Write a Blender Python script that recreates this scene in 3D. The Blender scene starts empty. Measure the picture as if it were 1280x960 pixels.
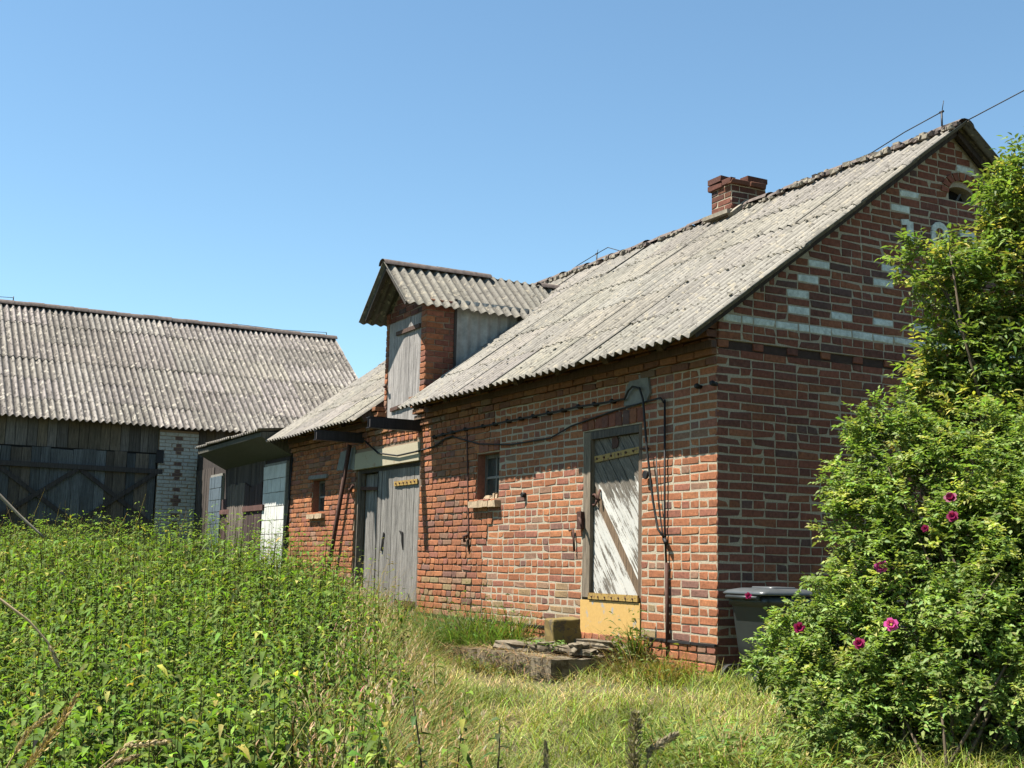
import bpy, math, random
import numpy as np
from mathutils import Vector, Matrix, noise as mnoise

rnd = random.Random(7)
R = math.radians
scene = bpy.context.scene
COL = scene.collection

# ------------------------------------------------------------------ camera
F, YAW, PITCH, ROLL, CX, CY, CZ = 1553.429, 1.0801173, 0.1435393, 0.0215054, 8.55929, -6.58604, 0.91229
fw = Vector((-math.sin(YAW)*math.cos(PITCH), math.cos(YAW)*math.cos(PITCH), math.sin(PITCH)))
rt = Vector((math.cos(YAW), math.sin(YAW), 0)); up = rt.cross(fw)
c_, s_ = math.cos(ROLL), math.sin(ROLL)
rr, uu = rt*c_+up*s_, up*c_-rt*s_
cam = bpy.data.cameras.new('camera'); cam.sensor_width = 36; cam.lens = F*36/1280
cam.clip_start = .05; cam.clip_end = 4000
camo = bpy.data.objects.new('camera', cam); COL.objects.link(camo)
camo.matrix_world = Matrix(((rr.x, uu.x, -fw.x, CX), (rr.y, uu.y, -fw.y, CY), (rr.z, uu.z, -fw.z, CZ), (0, 0, 0, 1)))
scene.camera = camo

# ------------------------------------------------------------------ light
SD = Vector((-.45, -1, 2.12)).normalized()
w = bpy.data.worlds.new('World'); scene.world = w; w.use_nodes = True
nt = w.node_tree; sky = nt.nodes.new('ShaderNodeTexSky'); sky.sky_type = 'NISHITA'; sky.sun_disc = False
sky.sun_elevation = math.asin(SD.z); sky.sun_rotation = math.atan2(SD.x, SD.y)
sky.air_density = 1.0; sky.dust_density = 0.0; sky.ozone_density = 1.6; sky.altitude = 50
bg = nt.nodes['Background']; bg.inputs[1].default_value = .056
tn = nt.nodes.new('ShaderNodeMix'); tn.data_type = 'RGBA'; tn.blend_type = 'MULTIPLY'; tn.inputs[0].default_value = 1; tn.inputs[7].default_value = (.95, 1.12, 1.09, 1)
nt.links.new(sky.outputs[0], tn.inputs[6]); nt.links.new(tn.outputs[2], bg.inputs[0])
sl = bpy.data.lights.new('sun', 'SUN'); sl.energy = 5.0; sl.angle = R(.53); sl.color = (1, .95, .86)
so = bpy.data.objects.new('sun', sl); COL.objects.link(so); so.rotation_euler = SD.to_track_quat('Z', 'Y').to_euler()
so.location = (0, -20, 30)
vs = scene.view_settings; vs.view_transform = 'Standard'; vs.look = 'None'; vs.gamma = 1; vs.exposure = 1.62; vs.use_curve_mapping = False
scene.cycles.max_bounces = 8; scene.cycles.transparent_max_bounces = 6

# ------------------------------------------------------------------ materials
def newmat(name):
    m = bpy.data.materials.new(name); m.use_nodes = True
    n = m.node_tree.nodes; l = m.node_tree.links; n.clear()
    out = n.new('ShaderNodeOutputMaterial'); b = n.new('ShaderNodeBsdfPrincipled')
    l.new(b.outputs[0], out.inputs[0]); b.inputs['Roughness'].default_value = .85
    b.inputs['Specular IOR Level'].default_value = .25
    return m, n, l, b, out
def texco(n, l, scale=(1, 1, 1), rot=(0, 0, 0)):
    t = n.new('ShaderNodeTexCoord'); mp = n.new('ShaderNodeMapping'); l.new(t.outputs['Object'], mp.inputs[0])
    mp.inputs['Scale'].default_value = scale
    if any(rot):
        m0 = n.new('ShaderNodeMapping'); l.new(t.outputs['Object'], m0.inputs[0]); m0.inputs['Rotation'].default_value = rot; l.new(m0.outputs[0], mp.inputs[0])
    return mp.outputs[0]
def noise(n, l, co, scale, detail=4, rough=.6):
    t = n.new('ShaderNodeTexNoise'); t.inputs['Scale'].default_value = scale; t.inputs['Detail'].default_value = detail
    t.inputs['Roughness'].default_value = rough; l.new(co, t.inputs['Vector']); return t.outputs['Fac']
def ramp(n, l, v, stops):
    r = n.new('ShaderNodeValToRGB'); l.new(v, r.inputs[0]); e = r.color_ramp.elements
    while len(e) < len(stops): e.new(.5)
    for i, (p, c) in enumerate(stops):
        e[i].position = p; e[i].color = (*c, 1) if not isinstance(c, (int, float)) else (c, c, c, 1)
    return r.outputs[0]
def mix(n, l, fac, a, b, mode='MIX'):
    m = n.new('ShaderNodeMix'); m.data_type = 'RGBA'; m.blend_type = mode
    for i, v in ((0, fac), (6, a), (7, b)):
        if hasattr(v, 'is_output'): l.new(v, m.inputs[i])
        elif i == 0: m.inputs[0].default_value = v
        else: m.inputs[i].default_value = (*v, 1)
    return m.outputs[2]
def bump(n, l, h, b, strength=.5, dist=.01):
    k = n.new('ShaderNodeBump'); k.inputs['Strength'].default_value = strength; k.inputs['Distance'].default_value = dist
    l.new(h, k.inputs['Height']); l.new(k.outputs[0], b.inputs['Normal'])
def attr(n):
    a = n.new('ShaderNodeVertexColor'); a.layer_name = 'Col'; return a.outputs[0]
def mul(n, l, a, b):
    m = n.new('ShaderNodeMath'); m.operation = 'MULTIPLY'
    for i, v in enumerate((a, b)):
        if hasattr(v, 'is_output'): l.new(v, m.inputs[i])
        else: m.inputs[i].default_value = v
    return m.outputs[0]

def m_brick():
    m, n, l, b, o = newmat('old_brick'); co = texco(n, l)
    v = noise(n, l, co, 28, 6, .7); v2 = noise(n, l, co, 140, 3, .7); v3 = noise(n, l, co, 1.1, 5, .65)
    c = mix(n, l, 1, attr(n), ramp(n, l, v, [(.3, .62), (.5, 1.0), (.72, 1.35)]), 'MULTIPLY')
    c = mix(n, l, ramp(n, l, v2, [(.55, 0.), (.72, .55)]), c, (.10, .07, .05))
    c = mix(n, l, ramp(n, l, noise(n, l, co, 9, 5, .75), [(.60, 0.), (.75, .22)]), c, (.38, .30, .21))   # lime bloom
    c = mix(n, l, ramp(n, l, v3, [(.55, 0.), (.75, .35)]), c, (.12, .085, .06))
    l.new(c, b.inputs[0]); b.inputs['Roughness'].default_value = .92
    bump(n, l, mix(n, l, .5, v, v2), b, .8, .006); return m
def m_mortar():
    m, n, l, b, o = newmat('lime_mortar'); co = texco(n, l)
    v = noise(n, l, co, 60, 5, .7); v2 = noise(n, l, co, 1.6, 4, .6)
    c = ramp(n, l, v, [(.3, (.30, .255, .185)), (.6, (.48, .415, .305)), (.8, (.58, .515, .39))])
    c = mix(n, l, ramp(n, l, v2, [(.5, 0.), (.7, .4)]), c, (.25, .20, .15))
    sx = n.new('ShaderNodeSeparateXYZ'); l.new(texco(n, l), sx.inputs[0])      # eroded earthy joints on the left half of the front
    ad = n.new('ShaderNodeMath'); ad.operation = 'ADD'; l.new(mul(n, l, sx.outputs[0], -.2), ad.inputs[0]); l.new(mul(n, l, v2, .5), ad.inputs[1])
    c = mix(n, l, ramp(n, l, mul(n, l, ad.outputs[0], .5), [(.54, 0.), (.64, .75)]), c, (.23, .145, .09))
    l.new(c, b.inputs[0]); b.inputs['Roughness'].default_value = .95; bump(n, l, v, b, .9, .006); return m
def m_eternit(name, base, dark, lich, amt, sp=24, st=(9, 1, 1)):
    m, n, l, b, o = newmat(name); co = texco(n, l)
    v = noise(n, l, co, 9, 6, .75); v2 = noise(n, l, co, sp, 4, .75); v3 = noise(n, l, co, .7, 4, .6)
    c = mix(n, l, 1, ramp(n, l, v, [(.25, tuple(x*.72 for x in base)), (.5, base), (.75, tuple(x*1.15 for x in base))]), attr(n), 'MULTIPLY')
    c = mix(n, l, ramp(n, l, v3, [(.45, 0.), (.7, .35)]), c, tuple(x*.62 for x in base))
    c = mix(n, l, ramp(n, l, noise(n, l, co, 2.3, 5, .7), [(.54, 0.), (.64, .4)]), c, tuple(x*.55 for x in (base[0], base[1]*1.02, base[2]*.92)))
    c = mix(n, l, ramp(n, l, noise(n, l, texco(n, l, st), 1.6, 6, .7), [(.50, 0.), (.66, .6)]), c, tuple(x*.42 for x in base))
    c = mix(n, l, ramp(n, l, noise(n, l, co, sp*.6, 3, .6), [(.58, 0.), (.66, .7)]), c, lich)
    c = mix(n, l, ramp(n, l, v2, [(.66-amt, 0.), (.74-amt, .9)]), c, dark)
    l.new(c, b.inputs[0]); b.inputs['Roughness'].default_value = .95; bump(n, l, v2, b, .6, .008); return m
def m_wood(name, lo=.38, hi=1.6, sc=(30, 30, 1.6), rot=(0, 0, 0), crack=.75):
    m, n, l, b, o = newmat(name); co = texco(n, l, sc, rot)
    v = noise(n, l, co, 1.6, 8, .7); v2 = noise(n, l, co, 5, 6, .7)
    c = mix(n, l, 1, attr(n), ramp(n, l, v, [(.3, lo), (.5, 1.0), (.72, hi)]), 'MULTIPLY')
    c = mix(n, l, ramp(n, l, v2, [(.54, 0.), (.64, crack)]), c, (.03, .026, .022))
    l.new(c, b.inputs[0]); b.inputs['Roughness'].default_value = .85; bump(n, l, v2, b, .7, .006); return m
def m_peel():
    m, n, l, b, o = newmat('peeling_white_paint'); co = texco(n, l, (17, 17, 1.5), (0, R(40), 0)); cf = texco(n, l, (60, 60, 5), (0, R(40), 0))
    v = noise(n, l, co, 1.5, 9, .75); v2 = noise(n, l, texco(n, l), 3.0, 4, .6); v3 = noise(n, l, cf, 1.6, 6, .75)
    wood = ramp(n, l, v3, [(.3, (.05, .042, .034)), (.5, (.15, .13, .105)), (.72, (.30, .265, .22))])
    sx = n.new('ShaderNodeSeparateXYZ'); l.new(texco(n, l), sx.inputs[0])
    zr = ramp(n, l, mul(n, l, sx.outputs[2], .4), [(.62, 0.), (.82, .42)])       # paint long gone from the top boards
    def add(a, c):
        s = n.new('ShaderNodeMath'); s.operation = 'ADD'; l.new(a, s.inputs[0]); l.new(c, s.inputs[1]); return s.outputs[0]
    t = add(add(v, mul(n, l, v2, .38)), add(mul(n, l, v3, .22), zr))
    f = ramp(n, l, t, [(.825, 1.0), (.85, 0.)])
    c = mix(n, l, f, wood, mix(n, l, v3, (.46, .445, .41), (.66, .645, .60)))
    c = mix(n, l, 1, c, attr(n), 'MULTIPLY')
    l.new(c, b.inputs[0]); b.inputs['Roughness'].default_value = .75; bump(n, l, f, b, .5, .003); return m
def m_chip(name, paint, under, thr=.62, rough=.6, sc=7):
    m, n, l, b, o = newmat(name); co = texco(n, l); v = noise(n, l, co, sc, 7, .7); v2 = noise(n, l, co, 40, 4, .6)
    c = mix(n, l, ramp(n, l, v, [(thr, 0.), (thr+.05, 1.0)]), mix(n, l, v2, tuple(x*.8 for x in paint), tuple(min(1, x*1.12) for x in paint)), under)
    l.new(c, b.inputs[0]); b.inputs['Roughness'].default_value = rough; bump(n, l, v, b, .3, .004); return m
def m_plain(name, col, rough=.8, metal=0, var=.35, sc=25, spec=.3):
    m, n, l, b, o = newmat(name); co = texco(n, l); v = noise(n, l, co, sc, 6, .7)
    l.new(ramp(n, l, v, [(.28, tuple(x*(1-var) for x in col)), (.72, tuple(x*(1+var) for x in col))]), b.inputs[0])
    b.inputs['Roughness'].default_value = rough; b.inputs['Metallic'].default_value = metal; b.inputs['Specular IOR Level'].default_value = spec
    bump(n, l, v, b, .25, .004); return m
def m_leaf(name, trans=.35, rough=.55, spec=.22):
    m, n, l, b, o = newmat(name); co = texco(n, l)
    v = noise(n, l, co, 6, 3, .6); v2 = noise(n, l, co, 90, 2, .6)
    c = mix(n, l, 1, attr(n), ramp(n, l, v, [(.3, .78), (.7, 1.25)]), 'MULTIPLY')
    c = mix(n, l, 1, c, ramp(n, l, v2, [(.3, .82), (.7, 1.15)]), 'MULTIPLY')
    l.new(c, b.inputs[0]); b.inputs['Roughness'].default_value = rough; b.inputs['Specular IOR Level'].default_value = spec
    t = n.new('ShaderNodeBsdfTranslucent'); l.new(mix(n, l, 1, c, (1.35, 1.45, .6), 'MULTIPLY'), t.inputs[0])
    x = n.new('ShaderNodeMixShader'); x.inputs[0].default_value = trans
    l.new(b.outputs[0], x.inputs[1]); l.new(t.outputs[0], x.inputs[2]); l.new(x.outputs[0], o.inputs[0]); return m
def m_ground():
    m, n, l, b, o = newmat('dry_soil'); co = texco(n, l)
    v = noise(n, l, co, 1.2, 6, .7); v2 = noise(n, l, co, 30, 5, .7)
    c = mix(n, l, v2, (.045, .036, .02), (.17, .13, .07))
    c = mix(n, l, ramp(n, l, v, [(.42, 0.), (.62, .8)]), c, (.10, .12, .035))
    l.new(c, b.inputs[0]); bump(n, l, v2, b, .8, .03); return m

M = dict(mosslump=m_plain('roof_moss', (.075, .068, .045), .95, 0, .5, 9), nettle=m_leaf('nettle_leaf', .38, .7, .12), brick=m_brick(), mortar=m_mortar(),
    roof=m_eternit('weathered_roof_sheet', (.268, .247, .212), (.05, .043, .035), (.36, .315, .235), .10, 20, (9, 1.0, 1.0)),
    barnroof=m_eternit('lichen_roof_sheet', (.300, .268, .240), (.035, .03, .027), (.50, .455, .38), .13, 13, (1.0, 9, 1.0)),
    cheek=m_plain('grey_sheet', (.36, .37, .35), .9, 0, .3, 6), ridge=m_plain('ridge_tile', (.13, .10, .085), .9, 0, .55, 14),
    lump=m_plain('ridge_mortar', (.27, .235, .18), .95, 0, .45, 14),
    wood=m_wood('weathered_wood'), dark=m_wood('dark_boards', .4, 1.7), peel=m_peel(),
    yellow=m_chip('yellow_paint', (.58, .37, .125), (.36, .34, .30), .58), yhinge=m_chip('yellow_strap', (.40, .26, .075), (.16, .09, .05), .53, .6, 30),
    rust=m_plain('rusty_iron', (.085, .04, .028), .8, .2, .5, 40), black=m_plain('black_iron', (.022, .02, .02), .6, .3, .4, 40),
    steel=m_plain('dark_steel', (.035, .035, .04), .55, .4, .5, 30), cable=m_plain('cable', (.018, .017, .016), .6, 0, .3),
    concrete=m_chip('concrete', (.20, .165, .115), (.10, .078, .05), .50, .95, 7), plaster=m_chip('lime_plaster', (.42, .37, .26), (.32, .24, .16), .6, .95, 7),
    greyplaster=m_plain('grey_plaster', (.20, .20, .18), .95, 0, .3, 12), white=m_plain('white_plaster', (.60, .66, .62), .95, 0, .38, 22),
    moss=m_chip('mossy_stone', (.20, .145, .05), (.11, .085, .055), .53, .95, 9), tile=m_plain('white_block', (.66, .65, .60), .7, 0, .2, 5),
    shadetile=m_plain('shaded_white_block', (.115, .15, .175), .6, 0, .12, 9), groove=m_plain('block_joint', (.24, .23, .20), .95), bin=m_plain('bin_plastic', (.027, .032, .032), .42, 0, .18, 7, .5),  # blue grey colour paints in the shade on the left shed panel
    binlid=m_plain('bin_lid_plastic', (.075, .083, .087), .38, 0, .2, 9, .5), rubber=m_plain('black_rubber', (.025, .024, .023), .7), hole=m_plain('recess_shade', (.012, .011, .01), .95),  # near-black colour stands in for the shade inside openings and gaps
    sill=m_plain('sill_brick', (.42, .31, .20), .95, 0, .4, 30), pane=m_plain('dirty_glass', (.035, .045, .042), .25, 0, .6, 9, .6),
    leaf=m_leaf('leaf'), grass=m_leaf('grass_blade', .3, .6, .2), straw=m_leaf('straw', .2, .75, .15), petal=m_leaf('petal', .35, .5),
    stem=m_plain('woody_stem', (.11, .08, .05), .85), ground=m_ground(), slate=m_plain('silicate_brick', (.40, .40, .36), .9, 0, .3, 25))

def deepen(m, k=.72):      # real-world albedo of weathered, dusty surfaces
    n, l = m.node_tree.nodes, m.node_tree.links
    for nd in list(n):
        if nd.type in ('BSDF_PRINCIPLED', 'BSDF_TRANSLUCENT'):
            sk = nd.inputs[0]
            if sk.is_linked:
                src = sk.links[0].from_socket; l.new(mix(n, l, 1, src, (k, k, k), 'MULTIPLY'), sk)
for m_ in M.values(): deepen(m_, .86 if m_.name in ('leaf',) else .72)

# ------------------------------------------------------------------ mesh helper
class MB:
    def __init__(s): s.v = []; s.f = []; s.m = []; s.c = []; s.mats = []; s.smooth = []
    def mi(s, m):
        if m not in s.mats: s.mats.append(m)
        return s.mats.index(m)
    def face(s, idx, m, col=(1, 1, 1), sm=False): s.f.append(idx); s.m.append(s.mi(m)); s.c.append(col); s.smooth.append(sm)
    def poly(s, pts, m, col=(1, 1, 1)):
        k = len(s.v); s.v += [tuple(p) for p in pts]; s.face(list(range(k, k+len(pts))), m, col)
    def hexa(s, P, m, col=(1, 1, 1), skip=()):   # 8 pts: bottom 4 ccw, top 4
        k = len(s.v); s.v += [tuple(p) for p in P]
        for i, q in enumerate(((3, 2, 1, 0), (4, 5, 6, 7), (0, 1, 5, 4), (1, 2, 6, 5), (2, 3, 7, 6), (3, 0, 4, 7))):
            if i not in skip: s.face([k+j for j in q], m, col)
    def box(s, a, b, m, col=(1, 1, 1), j=0, skip=()):
        x0, y0, z0 = a; x1, y1, z1 = b
        P = [(x0, y0, z0), (x1, y0, z0), (x1, y1, z0), (x0, y1, z0), (x0, y0, z1), (x1, y0, z1), (x1, y1, z1), (x0, y1, z1)]
        if j: P = [tuple(c+rnd.uniform(-j, j) for c in p) for p in P]
        s.hexa(P, m, col, skip)
    def bar(s, a, b, wd, th, m, col=(1, 1, 1), upv=(0, 0, 1)):   # box along a-b
        a = Vector(a); b = Vector(b); d = (b-a).normalized(); x = d.cross(Vector(upv))
        x = x.normalized()*wd/2 if x.length > 1e-6 else Vector((wd/2, 0, 0)); y = x.cross(d).normalized()*th/2
        s.hexa([a-x-y, a+x-y, a+x+y, a-x+y, b-x-y, b+x-y, b+x+y, b-x+y], m, col)
    def tube(s, pts, r, m, col=(1, 1, 1), n=6):
        pts = [Vector(p) for p in pts]; rs = r if isinstance(r, (list, tuple)) else [r]*len(pts)
        k = len(s.v)
        for i, p in enumerate(pts):
            d = (pts[min(i+1, len(pts)-1)]-pts[max(i-1, 0)]).normalized()
            a = d.orthogonal().normalized() if i == 0 else (pa - d*pa.dot(d)).normalized()
            pa = a; b = d.cross(a)
            for t in range(n):
                an = 2*math.pi*t/n; s.v.append(tuple(p+(a*math.cos(an)+b*math.sin(an))*rs[i]))
        for i in range(len(pts)-1):
            for t in range(n):
                s.face([k+i*n+t, k+i*n+(t+1) % n, k+(i+1)*n+(t+1) % n, k+(i+1)*n+t], m, col, True)
        s.face([k+t for t in range(n)][::-1], m, col); e = k+(len(pts)-1)*n; s.face([e+t for t in range(n)], m, col)
    def prism(s, pts, dv, m, col=(1, 1, 1)):   # polygon pts extruded by dv
        k = len(s.v); n = len(pts); dv = Vector(dv)
        s.v += [tuple(p) for p in pts] + [tuple(Vector(p)+dv) for p in pts]
        s.face(list(range(k, k+n)), m, col); s.face([k+n+i for i in range(n)][::-1], m, col)
        for i in range(n): s.face([k+i, k+n+i, k+n+(i+1) % n, k+(i+1) % n], m, col)
    def build(s, name, parent=None, fix=True):
        me = bpy.data.meshes.new(name); me.from_pydata(s.v, [], s.f)
        for m in s.mats: me.materials.append(M[m])
        me.polygons.foreach_set('material_index', s.m); me.polygons.foreach_set('use_smooth', s.smooth)
        ca = me.color_attributes.new('Col', 'FLOAT_COLOR', 'CORNER')
        cols = np.ones((len(me.loops), 4), np.float32); ls = np.empty(len(me.polygons), np.int32); me.polygons.foreach_get('loop_total', ls)
        cols[:, :3] = np.repeat(np.array(s.c, np.float32).reshape(-1, 3), ls, axis=0); ca.data.foreach_set('color', cols.ravel())
        if fix:
            import bmesh
            bm = bmesh.new(); bm.from_mesh(me); bmesh.ops.recalc_face_normals(bm, faces=bm.faces); bm.to_mesh(me); bm.free()
        me.update()
        o = bpy.data.objects.new(name, me); COL.objects.link(o)
        if parent: put(o, parent)
        return o
def put(o, parent):
    o.parent = parent
    if parent.type == 'EMPTY': o.location = -WL[parent.name]
WL = {}
def thing(name, label, cat, loc=(0, 0, 0), group=None):
    o = bpy.data.objects.new(name, None); COL.objects.link(o); o.location = loc; o.empty_display_size = .2
    WL[o.name] = Vector(loc); return tag(o, label, cat, group)
def tag(o, label=None, cat=None, group=None, kind=None):
    if label: o['label'] = label
    if cat: o['category'] = cat
    if group: o['group'] = group
    if kind: o['kind'] = kind
    return o
def clip(poly, a, b, c):   # keep a*x+b*y<=c
    out = []
    for i in range(len(poly)):
        p, q = poly[i], poly[(i+1) % len(poly)]; dp = a*p[0]+b*p[1]-c; dq = a*q[0]+b*q[1]-c
        if dp <= 0: out.append(p)
        if dp*dq < 0: t = dp/(dp-dq); out.append((p[0]+t*(q[0]-p[0]), p[1]+t*(q[1]-p[1])))
    return out
def nz(x, y, z, s=1): return mnoise.noise(Vector((x*s, y*s, z*s)))

# numpy mesh: big foliage objects
def np_mesh(name, V, Fq, C, mat, parent=None, C_per_face=True):
    me = bpy.data.meshes.new(name); nf, k = Fq.shape
    me.vertices.add(len(V)); me.vertices.foreach_set('co', V.astype(np.float32).ravel())
    me.loops.add(nf*k); me.loops.foreach_set('vertex_index', Fq.astype(np.int32).ravel())
    me.polygons.add(nf); me.polygons.foreach_set('loop_start', np.arange(0, nf*k, k, dtype=np.int32))
    me.materials.append(M[mat])
    ca = me.color_attributes.new('Col', 'FLOAT_COLOR', 'CORNER'); c4 = np.ones((nf*k, 4), np.float32); c4[:, :3] = np.repeat(C, k, axis=0)
    ca.data.foreach_set('color', c4.ravel()); me.update(calc_edges=True); me.validate()
    o = bpy.data.objects.new(name, me); COL.objects.link(o)
    if parent: put(o, parent)
    return o
def frames(d, ref):   # d (n,3) axis; returns x,y(side),z
    d = d/np.linalg.norm(d, axis=1, keepdims=True); s = np.cross(d, ref); s /= np.linalg.norm(s, axis=1, keepdims=True)+1e-9
    u = np.cross(s, d); return d, s, u
def leaves(P, D, L, W, droop, col, rg, roll=.5):
    """folded drooping leaves: P base, D direction, L length, W width -> V (n*8,3), F quads, C"""
    n = len(P); ref = np.tile(np.array([0, 0, 1.]), (n, 1))+rg.normal(0, roll, (n, 3))
    d, s, u = frames(D, ref); L = L[:, None]; W = W[:, None]; dr = droop[:, None]
    dn = np.array([0, 0, -1.])
    a = P; m1 = P+d*L*.30+dn*dr*L*.05; t = P+d*L+dn*dr*L*.50
    m2 = P+d*L*.64+dn*dr*L*.20
    up_ = u*W*.22
    V = np.stack([a, m1+s*W*.5+up_, m1, m1-s*W*.5+up_, m2+s*W*.37+up_*.7, m2, m2-s*W*.37+up_*.7, t], 1).reshape(-1, 3)
    q = np.array([[0, 2, 1, 1], [0, 3, 2, 2], [2, 5, 4, 1], [3, 6, 5, 2], [5, 7, 7, 4], [6, 7, 7, 5]])
    tri = np.array([[0, 2, 1], [0, 3, 2], [2, 5, 4], [2, 4, 1], [3, 6, 5], [3, 5, 2], [5, 7, 4], [6, 7, 5]])
    Fc = (np.arange(n)[:, None, None]*8+tri[None]).reshape(-1, 3)
    return V, Fc, np.repeat(col, 8, axis=0)
def blades(P, D, L, W, bend, col, seg=3, az=None):
    """curved grass blades"""
    n = len(P); d = D/np.linalg.norm(D, axis=1, keepdims=True)
    h = np.stack([np.cos(az), np.sin(az), np.zeros(n)], 1); s = np.stack([-np.sin(az), np.cos(az), np.zeros(n)], 1)
    rows = []
    for i in range(seg+1):
        t = i/seg; c = P+d*(L*t)[:, None]+h*(bend*L*t*t)[:, None]-np.array([0, 0, 1.])*(bend*L*t**3*.45)[:, None]
        wdt = (W*(1-t**1.6)*.5+.0004)[:, None]; rows += [c-s*wdt, c+s*wdt]
    V = np.stack(rows, 1).reshape(-1, 3); k = 2*(seg+1)
    q = np.array([[2*i, 2*i+1, 2*i+3, 2*i+2] for i in range(seg)])
    Fc = (np.arange(n)[:, None, None]*k+q[None]).reshape(-1, 4)
    return V, Fc, np.repeat(col, seg, axis=0)
def cat_mesh(L):
    V = []; Fs = []; C = []; k = 0
    for v, f, c in L: V.append(v); Fs.append(f+k); C.append(c); k += len(v)
    return np.concatenate(V), np.concatenate(Fs), np.concatenate(C)
def jit(base, n, rg, v=.25, hv=.12):
    b = np.tile(np.array(base, float), (n, 1)); return np.clip(b*(1+rg.normal(0, v, (n, 1)))*(1+rg.normal(0, hv, (n, 3))), .004, .9)

# ------------------------------------------------------------------ ground
def gz(x, y):
    d = np.maximum(0, -np.asarray(y, float)); d = np.where(np.asarray(x) > 0, np.maximum(d, 0), d)
    return -.1*np.minimum(d, 3)-.05*np.clip(d-3, 0, 5)
gx = sorted(set(list(np.linspace(-24, 12, 97))+[-900, -300, -90, -40, 40, 90, 300, 900])); gy = sorted(set(list(np.linspace(-12, 8, 61))+[-900, -300, -80, -30, 30, 80, 300, 900]))
g = MB()
for y in gy:
    for x in gx: g.v.append((x, y, float(gz(x, y))+(.03*nz(x, y, 0, 1.3)+.015*nz(x, y, 3, 4) if abs(x) < 30 and abs(y) < 15 else 0)-.01))
n_ = len(gx)
for i in range(len(gy)-1):
    for j in range(n_-1): g.face([i*n_+j, i*n_+j+1, (i+1)*n_+j+1, (i+1)*n_+j], 'ground', sm=True)
tag(g.build('ground'), 'uneven dry soil under the grass and nettles', 'ground', kind='structure')

# ------------------------------------------------------------------ bricks
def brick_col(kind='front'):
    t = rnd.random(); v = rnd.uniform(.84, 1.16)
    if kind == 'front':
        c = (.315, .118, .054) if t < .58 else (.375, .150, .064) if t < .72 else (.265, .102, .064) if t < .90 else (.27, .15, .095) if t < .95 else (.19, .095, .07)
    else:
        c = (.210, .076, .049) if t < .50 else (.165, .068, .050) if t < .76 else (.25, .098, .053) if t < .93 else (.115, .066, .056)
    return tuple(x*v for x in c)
def one_brick(mb, Pf, u0, u1, v0, v1, d0, d1, col, mat='brick', jt=.0042, ch=.006):
    """Pf(u,v,d) -> world; d outward"""
    q = [(u0, v0), (u1, v0), (u1, v1), (u0, v1)]; q = [(a+rnd.uniform(-jt, jt), b+rnd.uniform(-jt, jt)) for a, b in q]
    cu, cv = (u0+u1)/2, (v0+v1)/2
    if rnd.random() < .30:      # a broken corner
        w_ = rnd.randrange(4); a, b = q[w_]; f = rnd.uniform(.008, .022); q[w_] = (a+(f if a < cu else -f), b+(f*.6 if b < cv else -f*.6))
    k = len(mb.v); e = [rnd.uniform(-.002, .002) for _ in range(4)]
    def ins(a, b, r): return (a+(r if a < cu else -r), b+(r if b < cv else -r))
    for (a, b) in q: mb.v.append(tuple(Pf(a, b, d0)))
    for (a, b) in q: mb.v.append(tuple(Pf(a, b, d1-ch*.8)))
    for i, (a, b) in enumerate(q): mb.v.append(tuple(Pf(*ins(a, b, ch*rnd.uniform(.7, 1.6)), d1+e[i])))
    mb.face([k+8, k+9, k+10, k+11], mat, col)
    for i in range(4):
        j = (i+1) % 4
        mb.face([k+4+i, k+4+j, k+8+j, k+8+i], mat, col, True); mb.face([k+i, k+j, k+4+j, k+4+i], mat, col)
def course_joints(u_end, pat, first, seed):
    r = random.Random(seed); u = 0; out = []; L = first
    while u < u_end+.3:
        out.append((u, u+L)); u += L+.0125
        if pat == 'head': L = .118+r.uniform(-.006, .004)
        else: L = .248+r.uniform(-.008, .006) if r.random() > (.30 if pat == 'str' else .5) else .118
    return out
def subtract(iv, holes):
    for a, b in holes:
        nx = []
        for s, e in iv:
            if b <= s or a >= e: nx.append((s, e)); continue
            if a > s: nx.append((s, a))
            if b < e: nx.append((b, e))
        iv = nx
    return iv
def lay(mb, Pf, v_list, h, span, holes, prot, colf, u_end, seed, skip_small=.035, pats=None, matf=None):
    for n, v in v_list:
        r = random.Random(seed+n*13); pat = pats(n) if pats else ('head' if r.random() < .14 else 'str')
        a, b = span(v, v+h)
        if b-a < .05: continue
        iv = subtract([(a, b)], [(x0, x1) for (x0, x1, z0, z1) in holes if z0 < v+h*.6 and z1 > v+h*.4])
        first = .118 if n % 2 else .248
        for u0, u1 in course_joints(b, pat, first, seed*7+n):
            for s, e in iv:
                p0, p1 = max(u0, s), min(u1, e)
                if p1-p0 < skip_small: continue
                um = (p0+p1)/2; pr = prot(um, v); 
                if pr is None: continue
                one_brick(mb, Pf, p0, p1, v+rnd.uniform(0, .003), v+h-rnd.uniform(0, .003), -.02, pr+rnd.uniform(-.002, .002), colf(n, um, v), matf(n, p0, p1, v, h) if matf else 'brick')

# ------------------------------------------------------------------ main building
SL = .7446                    # roof slope (tan)
EY, EZ = -.44, 2.843          # eave line
RY, RZ = 2.913, 5.340         # ridge
def roofz(y): return EZ+(min(y, 2*RY-y)-EY)*SL
XL = -11.5
CP = .0773; BH = .0675; V0 = .27
bld = thing('brick_outbuilding', 'long red brick farm outbuilding with grey corrugated roof, loft dormer and white diagonal door', 'building', (-5.7, 2.9, 0))

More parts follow.
